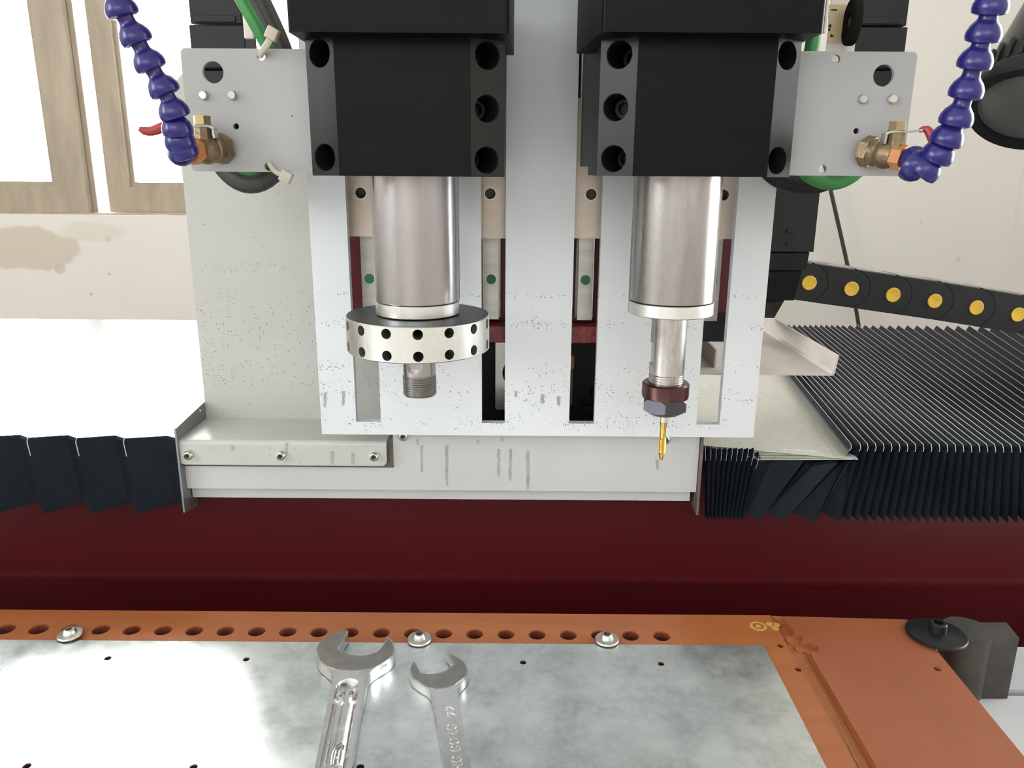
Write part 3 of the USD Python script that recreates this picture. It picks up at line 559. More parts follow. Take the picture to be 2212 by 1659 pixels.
# ------------------------------------------------------------------ spindle heads
YS = 0.555; YBF = 0.490; YCH = 0.501; YBK = 0.634
def head(side, px, cover_px, spx, loc_lbl, label):
    # px at mid height: (left edge, front left, front right, right edge)
    xa = PX(px[0], 230, YCH); xb = PX(px[1], 230, YBF); xc_ = PX(px[2], 230, YBF); xd = PX(px[3], 230, YCH)
    zb = PZ(spx, 381, YBF); zt_ = PZ(spx, 76, YBF) + 0.004
    sx = PX(spx, 520, YS)
    t = thing('spindle_head', label, 'milling spindle', (sx, YS, zb), 'spindle heads side by side')
    pg = Polygon([(xb, YBF), (xc_, YBF), (xd, YCH), (xd, 0.56), (xa, 0.56), (xa, YCH)])
    body = to_mf(slab(pg, zb, zt_))
    # counterbored screw holes square to the sloping corner faces
    sites = []
    for (e0, e1, ex0, ex1, hp) in ((xa, xb, YCH, YBF, px[4]), (xc_, xd, YBF, YCH, px[5])):
        d = np.array([e1 - e0, ex1 - ex0]); d /= np.linalg.norm(d); nrm = np.array([d[1], -d[0]])
        if nrm[1] > 0: nrm = -nrm
        for (hx_, hy_) in hp:
            r_ = ray(hx_, hy_); A = np.array([e0, ex0])
            tt = np.dot(nrm, A) / np.dot(nrm, r_[:2]); c = EYE + r_ * tt
            sites.append((c, np.array([nrm[0], nrm[1], 0])))
    for c, nv in sites: body = body - to_mf(cyl(0.0081, 0.036, c - nv * 0.030, nv, 36))
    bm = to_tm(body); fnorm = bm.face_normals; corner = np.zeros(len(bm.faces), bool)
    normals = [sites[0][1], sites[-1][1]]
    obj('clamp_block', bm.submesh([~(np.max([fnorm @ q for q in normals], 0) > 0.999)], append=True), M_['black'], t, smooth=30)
    for q in normals: obj('corner_face', bm.submesh([(fnorm @ q) > 0.999], append=True), M_['black_corner_lit'], t, smooth=False)
    for c, nv in sites:
        liner = trimesh.creation.revolve(np.array([(0.0072, -0.0299), (0.0080, -0.0299), (0.0080, -0.0006), (0.0078, -0.0006), (0.0072, -0.0299)]), sections=36)
        liner.apply_transform(trimesh.geometry.align_vectors([0, 0, 1], nv)); liner.apply_translation(c)
        obj('bore_shade', liner, M_['blackhole'], t)  # black tube added to paint shade into the bores
        dz = 0.0215 if abs(c[2] - (zb + zt_) / 2) < 0.012 else 0.0295
        obj('socket_screw', lathe([(0, 0), (0.0062, 0), (0.0062, 0.007), (0.0056, 0.0078), (0.0036, 0.0078), (0.0034, 0.004), (0, 0.004)], c - nv * dz, nv, 28), M_['rubber'], t)
    obj('rear_slide', bx(xa + 0.0005, xd - 0.0005, .5602, YBK, zb + 0.006, zt_ + .03), M_['black'], t)
    # upper cover
    YC0 = 0.4735; zc0 = PZ(cover_px[0] + 150, 70, YC0)
    c0, c1 = PX(cover_px[0], 40, YC0), PX(cover_px[1], 40, YC0)
    sl0, sl1 = cover_px[2], cover_px[3]
    cpg = Polygon([(c0, YC0), (c1, YC0), (c1 + sl1, 0.56), (c0 - sl0, 0.56)]).buffer(-0.002).buffer(0.002, quad_segs=4)
    obj('upper_cover', slab(cpg, zc0 + 0.0001, CZ + 0.26), M_['black'], t)
    # motor body
    rad = abs(PX(spx + 93, 520, YS) - PX(spx - 93, 520, YS)) / 2
    zring0, zring1 = PZ(spx, 692, YS - rad), PZ(spx, 664, YS - rad)
    obj('motor_body', lathe([(0, 0), (rad - 0.0006, 0), (rad, 0.0006), (rad, zb + 0.0 - zring1), (0, zb - zring1)], (sx, YS, zring1 + 0.0006), n=96), M_['steel' if side == 'left' else 'steel2'], t)
    rr = rad * (0.985 if side == 'left' else 1.0)
    obj('end_ring', lathe([(0, 0), (rr - 0.0005, 0), (rr, 0.0005), (rr, zring1 - zring0 - 0.0004), (rr - 0.0004, zring1 - zring0), (0, zring1 - zring0)], (sx, YS, zring0), n=96), M_['alu'], t)
    return t, sx, rad, zring0, zb
M_['steel2'] = M_['wornsteel2'] = mat('worn_turned_steel', (0.45, 0.42, 0.42), 0.26, 1.0, col2=(0.30, 0.28, 0.27), scale=60, stretch=(1, 1, 0.15), rvary=0.10, bump=0.03, bscale=500, detail=6)
hl, sxl, rad, zr, zbl = head('left', (667, 726, 1017, 1090, [(690, 115), (702, 340)], [(1053, 120), (1052, 235), (1051, 346)]), (620, 1099, 0.0, 0.003), 899, '', 'left black spindle head with a steel motor and a perforated aluminium disc')
# left: disc, shaft, thread
rd = abs(PX(901 + 153, 720, YS) - PX(901 - 153, 720, YS)) / 2
zd1 = PZ(901, 707.5, YS - rd); zd0 = PZ(901, 787, YS - rd)
D = to_mf(lathe([(0, zd0), (rd - 0.0006, zd0), (rd, zd0 + 0.0006), (rd, zd1 - 0.0006), (rd - 0.0006, zd1), (0, zd1)], (sxl, YS, 0), n=120))
zr1, zr2 = PZ(898, 723.5, YS - rd), PZ(898, 771, YS - rd)
drill = []
for zrow in (zr1, zr2):
    for k in range(15):
        a = math.radians(-83.6 + 24 * k); ax = np.array([math.cos(a), math.sin(a), 0])
        drill.append(to_mf(cyl(0.0035, 0.050, np.array([sxl, YS, zrow]) + ax * (rd - 0.042), ax, 20)))
D = D - m3.Manifold.batch_boolean(drill, m3.OpType.Add) - to_mf(cyl(rd - 0.0295, zd1 - zd0 - 0.006, (sxl, YS, zd0 + 0.003), n=64))
obj('hole_shade_core', cyl(rd - 0.0300, zd1 - zd0 - 0.0062, (sxl, YS, zd0 + 0.0031), n=64), M_['mattblack'], hl)  # black drum added so the rim holes look dark inside
obj('perforated_disc', D, M_['alu'], hl, smooth=30, label='silver disc drilled with two rows of holes round its rim')
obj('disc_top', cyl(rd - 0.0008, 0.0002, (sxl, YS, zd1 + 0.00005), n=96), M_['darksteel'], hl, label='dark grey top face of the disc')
rs = abs(PX(905 + 36, 820, YS) - PX(905 - 36, 820, YS)) / 2
ze0, ze1 = PZ(905, 862, YS - rs), PZ(905, 815, YS - rs)
sh_ = to_mf(cyl(rs * .97, zd0 - ze1 - 0.0001, (sxl, YS, ze1), n=64)) - to_mf(cyl(0.0062, 0.02, (sxl - 0.002, YS - rs - 0.012, PZ(893, 793, YS - rs)), (0, 1, 0), 28))
obj('shaft', sh_, M_['steel'], hl)
def threaded(r, z0, z1, pitch, cx, cy):
    pr = [(0, z0), (r * .93, z0)]; z = z0 + 0.0008; 
    while z + pitch < z1: pr += [(r * .955, z), (r, z + pitch * .3), (r, z + pitch * .5), (r * .955, z + pitch * .8)]; z += pitch
    pr += [(r * .955, z1), (0, z1)]
    return lathe(pr, (cx, cy, 0), n=64)
obj('shaft_thread', threaded(rs, ze0, ze1 - 0.0001, 0.0016, sxl, YS), M_['thread'], hl, smooth=25)

hr, sxr, rad, zr, zbr = head('right', (1294, 1373, 1670, 1719, [(1338, 118), (1330, 232), (1325, 343)], [(1701, 120), (1679, 347)]), (1302, 1781, 0.008, 0.0), 1457, '', 'right black spindle head with a worn steel motor and long slim shaft')
r2 = abs(PX(1443 + 38, 740, YS) - PX(1443 - 38, 740, YS)) / 2
zs0, zs1 = PZ(1440, 838, YS - r2), PZ(1440, 812, YS - r2)
sft = to_mf(cyl(r2, zr - zs1 - 0.0001, (sxr, YS, zs1), n=64))
flat = bx(sxr - r2 - 0.004, sxr - r2 * .86, YS - .02, YS + .02, zs1 + 0.006, zs1 + 0.022)
obj('shaft', sft - to_mf(flat), M_['wornsteel'], hr)
obj('shaft_thread', threaded(r2 * 1.0, zs0, zs1 - 0.0001, 0.0018, sxr, YS), M_['wornsteel'], hr, smooth=25)
# collet nut
rn = abs(PX(1434 + 50.5, 850, YS) - PX(1434 - 50.5, 850, YS)) / 2
zn1, znm, zn0 = PZ(1434, 838, YS - rn), PZ(1434, 868, YS - rn), PZ(1434, 902, YS - rn * .6)
nt = thing('collet_nut', 'brown collet nut screwed onto the right spindle shaft', 'nut', (sxr, YS, zn0))
collar = to_mf(lathe([(r2 * 1.02, znm - .002), (rn * .97, znm - .002), (rn, znm), (rn, zn1 - 0.0012), (rn - 0.0012, zn1), (r2 * 1.02, zn1)], (sxr, YS, 0), n=72)) if False else None
col_m = trimesh.creation.revolve(np.array([(r2 * 1.03, znm - .001), (rn * .98, znm - .001), (rn, znm + 0.001), (rn, zn1 - 0.0012), (rn - 0.0012, zn1), (r2 * 1.03, zn1), (r2 * 1.03, znm - .001)]), sections=72); col_m.apply_translation([sxr, YS, 0])
obj('nut_collar', col_m, M_['nut'], nt, smooth=40)
hexr = rn * 1.02
hx_ = hexprism(hexr, zn0 - 0.002, znm + 0.004); hx_.apply_transform(trimesh.transformations.rotation_matrix(math.atan2(-YS, -sxr) + 0.04, [0, 0, 1])); hx_.apply_translation([sxr, YS, 0])
cone = lathe([(0, zn0 - .003), (rn * .62, zn0), (rn * 1.03, zn0 + 0.0045), (rn * 1.03, znm - 0.0036), (rn * .90, znm - 0.0002), (0, znm - 0.0002)], (sxr, YS, 0), n=72)
obj('hex_body', to_mf(hx_) ^ to_mf(cone), M_['nutflat'], nt, smooth=20)
# the tap in the collet
tpz0, tpz1, tpzm, tpzs = PZ(1424, 993, YS), PZ(1431, 902, YS - .003), PZ(1428, 944, YS), PZ(1430, 911, YS)
tp = thing('thread_tap', 'gold coated thread tap held in the brown collet nut', 'cutting tool', (sxr, YS, tpz0))
def pxr(wd, y): return abs(PX(1430 + wd / 2, y, YS) - PX(1430 - wd / 2, y, YS))/2
obj('shank', cyl(pxr(17, 905), zn0 + 0.004 - tpzs, (sxr, YS, tpzs), n=24), M_['zinc'], tp)
obj('neck', lathe([(0, tpzm), (pxr(13, 940), tpzm), (pxr(13, 925), PZ(1430, 922, YS)), (pxr(17, 912), tpzs - 0.0001), (0, tpzs - 0.0001)], (sxr, YS, 0), n=24), M_['gold'], tp)
rt = pxr(17, 960); pr = [(0, tpz0), (rt * .35, tpz0), (rt * .75, tpz0 + 0.005)]; z = tpz0 + 0.0055
while z < tpzm - 0.001: pr += [(rt * .85 if z < tpz0 + .008 else rt * .9, z), (rt if z > tpz0 + .007 else rt * .93, z + 0.0004)]; z += 0.0009
pr += [(rt * .7, tpzm - 0.0001), (0, tpzm - 0.0001)]
fl = to_mf(lathe(pr, (sxr, YS, 0), n=36))
for a in (-70, 50, 170):
    fl = fl - to_mf(cyl(rt * .5, 0.05, (sxr + rt * 1.05 * math.cos(math.radians(a)), YS + rt * 1.05 * math.sin(math.radians(a)), tpz0 - .005), n=16))
obj('threaded_flutes', fl, M_['gold'], tp, smooth=20)

# ------------------------------------------------------------------ mounting plates, valves, hoses, ties
YM = 0.514
def mount(side, x0p, x1p, y0p, y1p, big, screws, small, ties, label):
    x0, x1 = PX(x0p, 240, YM), PX(x1p, 240, YM); z0, z1 = PZ((x0p + x1p) / 2, y1p, YM), PZ((x0p + x1p) / 2, y0p, YM)
    if side == 'left': x1 = PX(667, 230, YCH) - 0.0003
    else: x0 = PX(1719, 230, YCH) + 0.0003
    pg = rpoly(x0, x1, z0, z1, 0.003)
    pg = unary_union([pg, sbox((x0 + x1) / 2, z0, x1, z1) if side == 'left' else sbox(x0, z0, (x0 + x1) / 2, z1)])
    for (hx_, hy_), r in [(big, 0.0064), (small, 0.0018), *[(q, 0.0026) for q in ties]]:
        c = P(hx_, hy_, YM); pg = pg.difference(disc(c[0], c[2], r, 32))
    t = thing('mounting_plate', label, 'metal plate', ((x0 + x1) / 2, YM, z0), 'mounting plates beside the spindles')
    obj('plate_body', plate(pg, YM, YM + 0.003), M_['mount'], t)
    c = P(*small, YM); obj('hole_shade_disc', cyl(0.0030, 0.002, (c[0], YM + 0.0052, c[2]), (0, -1, 0), 20), M_['mattblack'], t)  # dark disc added behind the small hole so it looks shaded
    for sx_, sy_ in screws:
        c = P(sx_, sy_, YM)
        s_ = obj('screw_end', lathe([(0, 0), (0.0028, 0), (0.0028, 0.002), (0.0022, 0.0028), (0, 0.0028)], c, (0, -1, 0), 20), M_['zinc'], t)
    return t
mount('left', 402, 668, 105, 371, (460, 156), [(441, 206), (503, 206)], (510, 273), [(564, 121), (580, 360)], 'grey-white mounting plate bolted to the left spindle head')
mount('right', 1720, 1966, 111, 380, (1909, 163), [(1862, 214), (1926, 214)], (1850, 283), [(1806, 128), (1777, 365)], 'grey-white mounting plate bolted to the right spindle head')

def valve(s, c, label, lever):
    """ball valve: pipe along a direction in the plate's plane; s = -1 left, +1 right"""
    t = thing('ball_valve', label, 'valve', c, 'brass valves on the mounting plates')
    ax = np.array([s * (0.48 if s < 0 else 0.60), -0.86 if s < 0 else -0.78, -0.10 if s < 0 else -0.18]); ax /= np.linalg.norm(ax)
    a0 = c - ax * 0.0075
    body = lathe([(0, -0.001), (0.0070, -0.001), (0.0080, 0.0002), (0.0080, 0.004), (0.0072, 0.005), (0.0080, 0.007), (0.0086, 0.009), (0.0080, 0.012), (0.0072, 0.0135), (0.0072, 0.0152), (0, 0.0152)], a0, ax, 28)
    obj('valve_body', body, M_['brass'], t, smooth=30)
    hb = hexprism(0.0093, -0.0050, 0.001); hb.apply_transform(trimesh.geometry.align_vectors([0, 0, 1], ax)); hb.apply_translation(a0)
    obj('hex_end', to_mf(hb), M_['brass'], t, smooth=20)
    st = c + ax * (0.003 if s < 0 else 0.0072)
    obj('stem', lathe([(0, 0), (0.0052, 0), (0.0052, 0.009), (0.0046, 0.0095), (0, 0.0095)], st + [0, 0, 0.004], n=8), M_['brass'], t, smooth=20)
    zt_ = st[2] + 0.0137
    nb = hexprism(0.0052, zt_ + 0.0012, zt_ + 0.0062); nb.apply_translation([st[0], st[1], 0])
    obj('stem_nut', nb, M_['brassnut'], t, smooth=False)
    obj('stem_post', cyl(0.0030, 0.0022, (st[0], st[1], zt_ - 0.0006), n=16), M_['zinc'], t)
    # lever
    pts = [np.array([st[0], st[1], zt_]) + q for q in (np.array([-s * 0.007, 0.001, -0.006]), np.array([-s * 0.0065, 0.001, -0.001]), np.array([-s * 0.004, 0, 0.0004]), np.array([s * 0.006, -0.001, 0.0004]), np.array([s * 0.012, -0.003, 0.001]))]
    strip = [m3.Manifold.batch_hull([m3.Manifold.cube([0.0012, 0.006, 0.0012], True).translate(list(p)) for p in pts[i:i + 2]]) for i in range(4)]
    lv = obj('lever', m3.Manifold.batch_boolean(strip, m3.OpType.Add), M_['zinc'], t)
    gp = [pts[-1], pts[-1] + [s * .004, -.001, .0006], *[st + np.array(q) for q in lever]]
    gp = spline(gp, 12); rr = np.interp(np.linspace(0, 1, 12), [0, .2, .5, .9, 1], [0.0012, 0.0024, 0.0030, 0.0026, 0.0012])
    g = tube(gp, rr, 14); obj('lever_grip', g, M_['redlever'], lv, label='red dipped lever grip', smooth=60)
    e = a0 + ax * 0.0152
    hf = hexprism(0.0076, 0.0001, 0.0065); hf.apply_transform(trimesh.geometry.align_vectors([0, 0, 1], ax)); hf.apply_translation(e)
    obj('hose_adaptor', cat(hf, cyl(0.0052, 0.004, e + ax * 0.0066, ax)), M_['amber'], t, label='orange hose adaptor', smooth=20)
    return t, e + ax * 0.0107, ax
cl = P(451, 324, .502); crr = P(1906, 333, .502)
vl, el, al = valve(-1, cl, 'brass ball valve with a red lever on the left mounting plate', [(-0.022, -0.004, 0.0135), (-0.036, -0.006, 0.0120)])
vr, er, ar = valve(1, crr, 'brass ball valve with a red lever on the right mounting plate', [(0.018, -0.006, 0.0120), (0.030, -0.009, 0.0115)])
def hose(label, pts, sizes, end, loc):
    t = thing('coolant_hose', label, 'hose', loc, 'blue coolant hoses')
    for i in range(len(pts) - 1):
        a, c = np.array(pts[i]), np.array(pts[i + 1]); d = c - a; L = np.linalg.norm(d); d /= L; r = sizes[i]; l2 = max(L, r * 0.9)
        # socket skirt at the near end, narrowing to the ball of the next joint
        pr = [(0, -r * .30), (r * .70, -r * .30), (r * .94, -r * .20), (r, r * .02), (r * .97, r * .28), (r * .83, r * .60), (r * .62, r * .84), (r * .52, r * .98), (r * .50, r * 1.2), (r * .54, max(r * 1.1, l2 - r * .10)), (0, max(r * 1.1, l2 - r * .10))]
        if L < r * 1.15: pr = [(0, -r * .30), (r * .70, -r * .30), (r * .94, -r * .20), (r, r * .02), (r * .98, r * .30), (r * .86, r * .62), (r * .6, r * .9), (0, r * .9)]
        obj('hose_segment', lathe(pr, a, d, 32), M_['blue'], t, smooth=50)
    return t
LS = [(405, 333, .466), (398, 331, .462), (390, 310, .460), (384, 284, .457), (378, 246, .455), (356, 196, .452), (325, 141, .450), (295, 85, .447), (264, 26, .444), (238, -36, .442), (212, -98, .44)]
RS = [(1950, 340, .464), (1968, 356, .460), (1993, 371, .456), (2022, 340, .453), (2043, 304, .450), (2064, 262, .447), (2086, 202, .444), (2105, 139, .441), (2124, 80, .438), (2139, 20, .435), (2154, -42, .432), (2169, -104, .43)]
hpL = [el + al * 0.002] + [P(*q) for q in LS[1:]]
hpR = [er + ar * 0.002] + [P(*q) for q in RS[1:]]
hose('blue jointed coolant hose rising from the left valve towards the window', hpL, [0.0078] + [0.0083] * 20, None, hpL[0])
hose('blue jointed coolant hose rising from the right valve past the work light', hpR, [0.0082] + [0.0088] * 20, None, hpR[0])

# cables looping down behind the plates
def cable(name, label, pts, r, m):
    p = spline(pts, 60); return obj(name, tube(p, r, 16), M_[m], None, label, 'cable', smooth=60)
def L3(*q): return [P(*v) for v in q]
yq = .60
cable('green_cable', 'green cable coming down at a slant to the top of the left mounting plate', L3((470, -90, yq), (522, 0, yq), (556, 60, yq), (590, 125, yq + .004), (612, 190, yq + .01), (618, 260, yq + .012), (600, 320, yq + .008), (565, 352, yq + .004), (538, 366, yq), (505, 350, yq), (478, 290, yq), (470, 200, yq + .005)), 0.0046, 'green')
cable('grey_cable', 'thick dark grey cable slanting down beside the green one at the left plate', L3((520, -90, yq + .02), (560, 0, yq + .02), (588, 60, yq + .02), (612, 120, yq + .02), (626, 200, yq + .02), (622, 290, yq + .02), (590, 372, yq + .018), (541, 396, yq + .015), (492, 370, yq + .015), (462, 300, yq + .018), (455, 200, yq + .02)), 0.0078, 'greycable')
cable('green_cable', 'green cable looping below the right mounting plate', L3((1758, 60, yq), (1745, 140, yq), (1722, 220, yq), (1712, 300, yq), (1728, 360, yq), (1762, 388, yq), (1800, 396, yq), (1838, 382, yq), (1868, 350, yq), (1880, 280, yq), (1870, 200, yq)), 0.0050, 'green')
cable('black_cable', 'thick black cable looping below the right mounting plate behind the green one', L3((1640, 300, yq + .025), (1650, 355, yq + .025), (1685, 388, yq + .024), (1733, 400, yq + .024), (1785, 392, yq + .025), (1815, 365, yq + .028), (1830, 300, yq + .03)), 0.0068, 'rubber')
cable('wall_cable', 'thin dark cable hanging against the back wall right of the machine', L3((1755, 250, 2.15), (1792, 400, 2.15), (1810, 480, 2.15), (1829, 565, 2.15), (1846, 650, 2.15), (1858, 725, 2.15), (1870, 830, 2.15)), 0.0052, 'greycable')

def tie(label, headp, pts, r0):
    t = thing('cable_tie', label, 'cable tie', headp, 'nylon cable ties on the left mounting plate')
    p = spline(pts, 14); d = p[1] - p[0]
    hb = rbx(-0.0036, 0.0036, -0.0026, 0.0026, -0.0036, 0.0036, 0.0008); hb = to_tm(hb); hb.apply_transform(trimesh.transformations.rotation_matrix(math.radians(28), [0, 1, 0])); hb.apply_translation(headp)
    obj('tie_head', hb, M_['nylon'], t)
    st = [m3.Manifold.batch_hull([m3.Manifold.sphere(r0, 8).scale([1, .35, 1]).translate(list(q)) for q in p[i:i + 2]]) for i in range(len(p) - 1)]
    obj('tie_strap', m3.Manifold.batch_boolean(st, m3.OpType.Add), M_['nylon'], t)
tie('pale nylon cable tie through the top hole of the left mounting plate', P(588, 73, .505), L3((583, 84, .505), (574, 100, .507), (566, 112, .510), (563, 119, .5130)), 0.0021)
tie('pale nylon cable tie poking out of the lower hole of the left mounting plate', P(618, 382, .506), L3((613, 379, .506), (598, 373, .508), (588, 364, .510), (582, 353, .512)), 0.0016)

# bits above the right plate: label strip, pulley, pale strip
ls = thing('label_strip', 'white upright strip with a yellowed label left of the black pulley', 'label', P(1815, 112, .655))
obj('strip_body', rbx(PX(1789, 60, .655), PX(1852, 60, .655), .655, .659, PZ(1815, 135, .655), PZ(1815, -60, .655), 0.0008), M_['whiteplastic'], ls)
obj('sticker', plate(quad([(1790, 10), (1829, 9), (1823, 93), (1788, 93)], .6545), .6545, .6549), M_['label'], ls)
ink = [[(1789, 54), (1795, 52), (1796, 58), (1791, 60)], [(1789, 62), (1794, 61), (1793, 67), (1789, 66)], [(1793, 80), (1795, 73), (1802, 79)], [(1795, 20), (1808, 20), (1808, 23), (1795, 22)]]
obj('print', cat(*[plate(quad(q, .6543), .6541, .6544) for q in ink]), M_['ink'], ls)
pu = thing('pulley', 'dark round pulley seen nearly edge-on above the right mounting plate', 'pulley', P(1840, 95, .645))
pc_ = P(1841, 48, .640); pax = np.array([-0.90, 0.10, 0.02])
obj('pulley_rim', lathe([(0, -0.004), (0.0158, -0.003), (0.0163, -0.002), (0.0163, 0.002), (0.0158, 0.003), (0.0062, 0.003), (0.0058, 0.001), (0, 0.001)], pc_, pax, 40), M_['mattblack'], pu)
obj('pulley_bore', cyl(0.0035, 0.001, pc_ + 0.0011 * pax / np.linalg.norm(pax), pax), M_['blackhole'], pu)
obj('pale_strip', rbx(PX(1783, 30, .565), PX(1789, 30, .565), .565, .567, PZ(1785, 72, .565), PZ(1785, -60, .565), 0.0004), M_['whiteplastic'], None, 'narrow pale strip beside the right spindle cover', 'strip', smooth=False)
obj('plastic_tab', rbx(PX(524, 50, .66), PX(546, 50, .66), .66, .663, PZ(535, 84, .66), PZ(535, -40, .66), 0.0014), M_['whiteplastic'], None, 'pale plastic tab hanging behind the slanting green cable', 'tab')

# ------------------------------------------------------------------ work light
wl = thing('work_light', 'black work light with a ribbed collar at the upper right', 'lamp', P(2212, 225, .62))
wc = P(2222, 236, .60); wax = np.array([-0.42, -0.50, -0.76]); wax /= np.linalg.norm(wax)
rw = 0.041
obj('housing', lathe([(0, -0.16), (rw * .35, -0.16), (rw * .5, -0.13), (rw * .86, -0.036), (rw * .92, -0.030), (rw * .92, -0.014), (0, -0.014)], wc, wax, 56), M_['oxide'], wl, smooth=30)
obj('bezel', trimesh.creation.revolve(np.array([(rw * .82, 0.002), (rw * .82, -0.0139), (rw * .96, -0.0139), (rw, -0.011), (rw, -0.001), (rw * .97, 0.002), (rw * .82, 0.002)]), sections=72, transform=trimesh.transformations.translation_matrix(wc) @ trimesh.geometry.align_vectors([0, 0, 1], wax)), M_['rubber'], wl, smooth=40)
obj('lens', lathe([(0, -0.008), (rw * .815, -0.008), (rw * .815, -0.003), (rw * .5, -0.0005), (0, 0.0)], wc, wax, 48), M_['lens'], wl, smooth=50)
Tm = trimesh.transformations.translation_matrix(wc) @ trimesh.geometry.align_vectors([0, 0, 1], wax)
for k in range(30):
    a = k * 2 * math.pi / 30
    rib = bx(rw * .90, rw * .965, -0.0013, 0.0013, -0.0335, -0.0145); rib.apply_transform(trimesh.transformations.rotation_matrix(a, [0, 0, 1])); rib.apply_transform(Tm)
    obj('rib', rib, M_['oxide'], wl)
obj('lamp_arm', tube(spline([wc - wax * 0.155, wc - wax * 0.20, wc - wax * 0.24 + [0.03, 0, 0.03], wc + np.array([0.22, 0.10, 0.30])], 24), 0.009, 14), M_['rubber'], wl)

# ------------------------------------------------------------------ table: bed, boards, sheet
YE = 0.5638
zbed = ZT - 0.05
bed = thing('machine_bed', 'pale machine bed with a dark slot showing at the lower right', 'machine bed', (0.1, 0.3, 0.30))
ybk = 0.60
sy0, sy1 = P(2170, 1503, Z=zbed)[1], P(2170, 1489, Z=zbed)[1]
obj('bed_top', cat(bx(-0.95, 0.85, -0.25, sy0, zbed - 0.05, zbed), bx(-0.95, 0.85, sy1, 0.598, zbed - 0.05, zbed), bx(-0.95, 0.85, sy0, sy1, zbed - 0.05, zbed - 0.012)), M_['bed'], bed)
obj('bed_base', bx(-0.9, 0.8, -0.2, 0.55, 0.0, zbed - 0.0502), M_['bed'], bed)
# main fixture board
xbr = PX(1698, 1332, YE)                                   # the raised board's left edge at the back
r0 = P(2014, 1404, Z=ZT); r1 = P(2212, 1647, Z=ZT)
slope = (r1 - r0) / (r1[1] - r0[1])
def rx_at(y): return float((r0 + slope * (y - r0[1]))[0])
ZR = ZT + 0.0035
bd = thing('fixture_board', 'orange bakelite fixture board with a row of round holes along its back edge', 'board', (-0.1, 0.3, zbed))
right_edge = float(P(1762, 1500, Z=ZT)[0])
outline = sbox(-0.62, 0.12, right_edge, YE)
holes = [(12, 1359), (84, 1359), (151, 1359)] + [(218 + 67.3 * i, 1360 + 0.78 * i) for i in range(19)]
for hx_, hy_ in holes:
    c = P(hx_, hy_, Z=ZT); outline = outline.difference(disc(c[0], c[1], 0.0066 if hx_ > 150 else 0.0072, 36))
d_ = P(84, 1359, Z=ZT) - P(151, 1359, Z=ZT)
for k in range(1, 5):
    c = P(12, 1359, Z=ZT) + d_ * k; outline = outline.difference(disc(c[0], c[1], 0.0070, 30))
SHEET_HOLES = [(233, 1422), (532, 1424), (1130, 1431), (1428, 1434), (58, 1655), (418, 1657), (778, 1657), (1138, 1668), (1500, 1670)]
for hx_, hy_, r in [(1686, 1395, .0024), (1725, 1446, .0026), *[(a, q, .0026) for a, q in SHEET_HOLES]]:
    c = P(hx_, hy_, Z=ZT); outline = outline.difference(disc(c[0], c[1], r, 20))
for hx_, hy_, r in [(1716, 1374, .0062), (1732, 1391, .0050)]:
    c = P(hx_, hy_, Z=ZR); outline = outline.difference(disc(c[0], c[1], r, 28))
obj('board_body', slab(outline, ZT - 0.0012, ZT), M_['board'], bd, smooth=False)
obj('shaded_core', slab(outline, ZT - 0.018, ZT - 0.00122), M_['board_edge_shade'], bd, smooth=False)  # lower layer darkened to put shade inside the holes
obj('board_backing', bx(-0.62, right_edge, 0.12, YE, zbed + .0001, ZT - 0.0182), M_['board_edge_shade'], bd)
c = P(1638, 1353, Z=ZT)
rings = [lathe([(0.0042, 0), (0.0066, 0), (0.0066, 0.0002), (0.0042, 0.0002)], (c[0], c[1], ZT), n=32), lathe([(0, 0), (0.0022, 0), (0.0022, 0.0002), (0, 0.0002)], (c[0], c[1], ZT), n=20)]
for ox, oy in ((0.010, 0.003), (0.0125, -0.003), (0.015, 0.002)): rings.append(lathe([(0, 0), (0.003, 0), (0.003, 0.0002), (0, 0.0002)], (c[0] + ox, c[1] + oy, ZT), n=14))
obj('resin_ring', cat(*rings), M_['yellow_resin'], bd, label='yellow resin rings on the board near its back edge')
# raised board on the right
ZR = ZT + 0.0035
rbd = thing('raised_board', 'raised brown-orange bakelite board at the right with a milled groove', 'board', (0.28, 0.3, zbed))
xg0 = float(P(1703, 1350, Z=ZR)[0])
def L_at(px, py): return P(px, py, Z=ZR)[:2]
lft = [L_at(1690, 1331), L_at(1722, 1372)]
pA, pB = P(1757, 1422, Z=ZR), P(1895, 1659, Z=ZR)
sl_ = (pB - pA) / (pB[1] - pA[1])
xa_at = lambda y: float((pA + sl_ * (y - pA[1]))[0])
top_r = P(1958, 1338, Z=ZR)
rpg = Polygon([tuple(lft[0]), tuple(lft[1]), tuple(L_at(1745, 1400)), (xa_at(P(1757, 1422, Z=ZR)[1]), P(1757, 1422, Z=ZR)[1]), (xa_at(0.12), 0.12), (rx_at(0.12), 0.12), (rx_at(r0[1]), r0[1]), tuple(L_at(1995, 1382)), tuple(top_r[:2])])
for hx_, hy_, r in [(1716, 1374, .0062), (1732, 1391, .0050), (1752, 1398, .0056)]:
    c = P(hx_, hy_, Z=ZR); rpg = rpg.difference(disc(c[0], c[1], r, 28))
c = P(2025, 1445, Z=ZR); rpg = rpg.difference(disc(c[0], c[1], .0026, 20))
obj('board_body', slab(rpg, ZT + 0.00005, ZR), M_['board2'], rbd, smooth=False)
under = Polygon([(right_edge + 0.0003, YE - .0005), (right_edge + .0003, 0.12), (rx_at(0.12), 0.12), (rx_at(r0[1]), r0[1]), tuple(L_at(1995, 1382)), tuple(top_r[:2])])
lp = Polygon([(right_edge + .0003, YE - .0007), (right_edge + .0003, 0.12), (xa_at(0.12) - .001, 0.12), (xa_at(pA[1]) - .001, pA[1]), tuple(L_at(1742, 1400)), tuple(L_at(1720, 1375)), tuple(L_at(1696, 1340))]).buffer(0)
lp = lp.difference(rpg.buffer(0.0004))
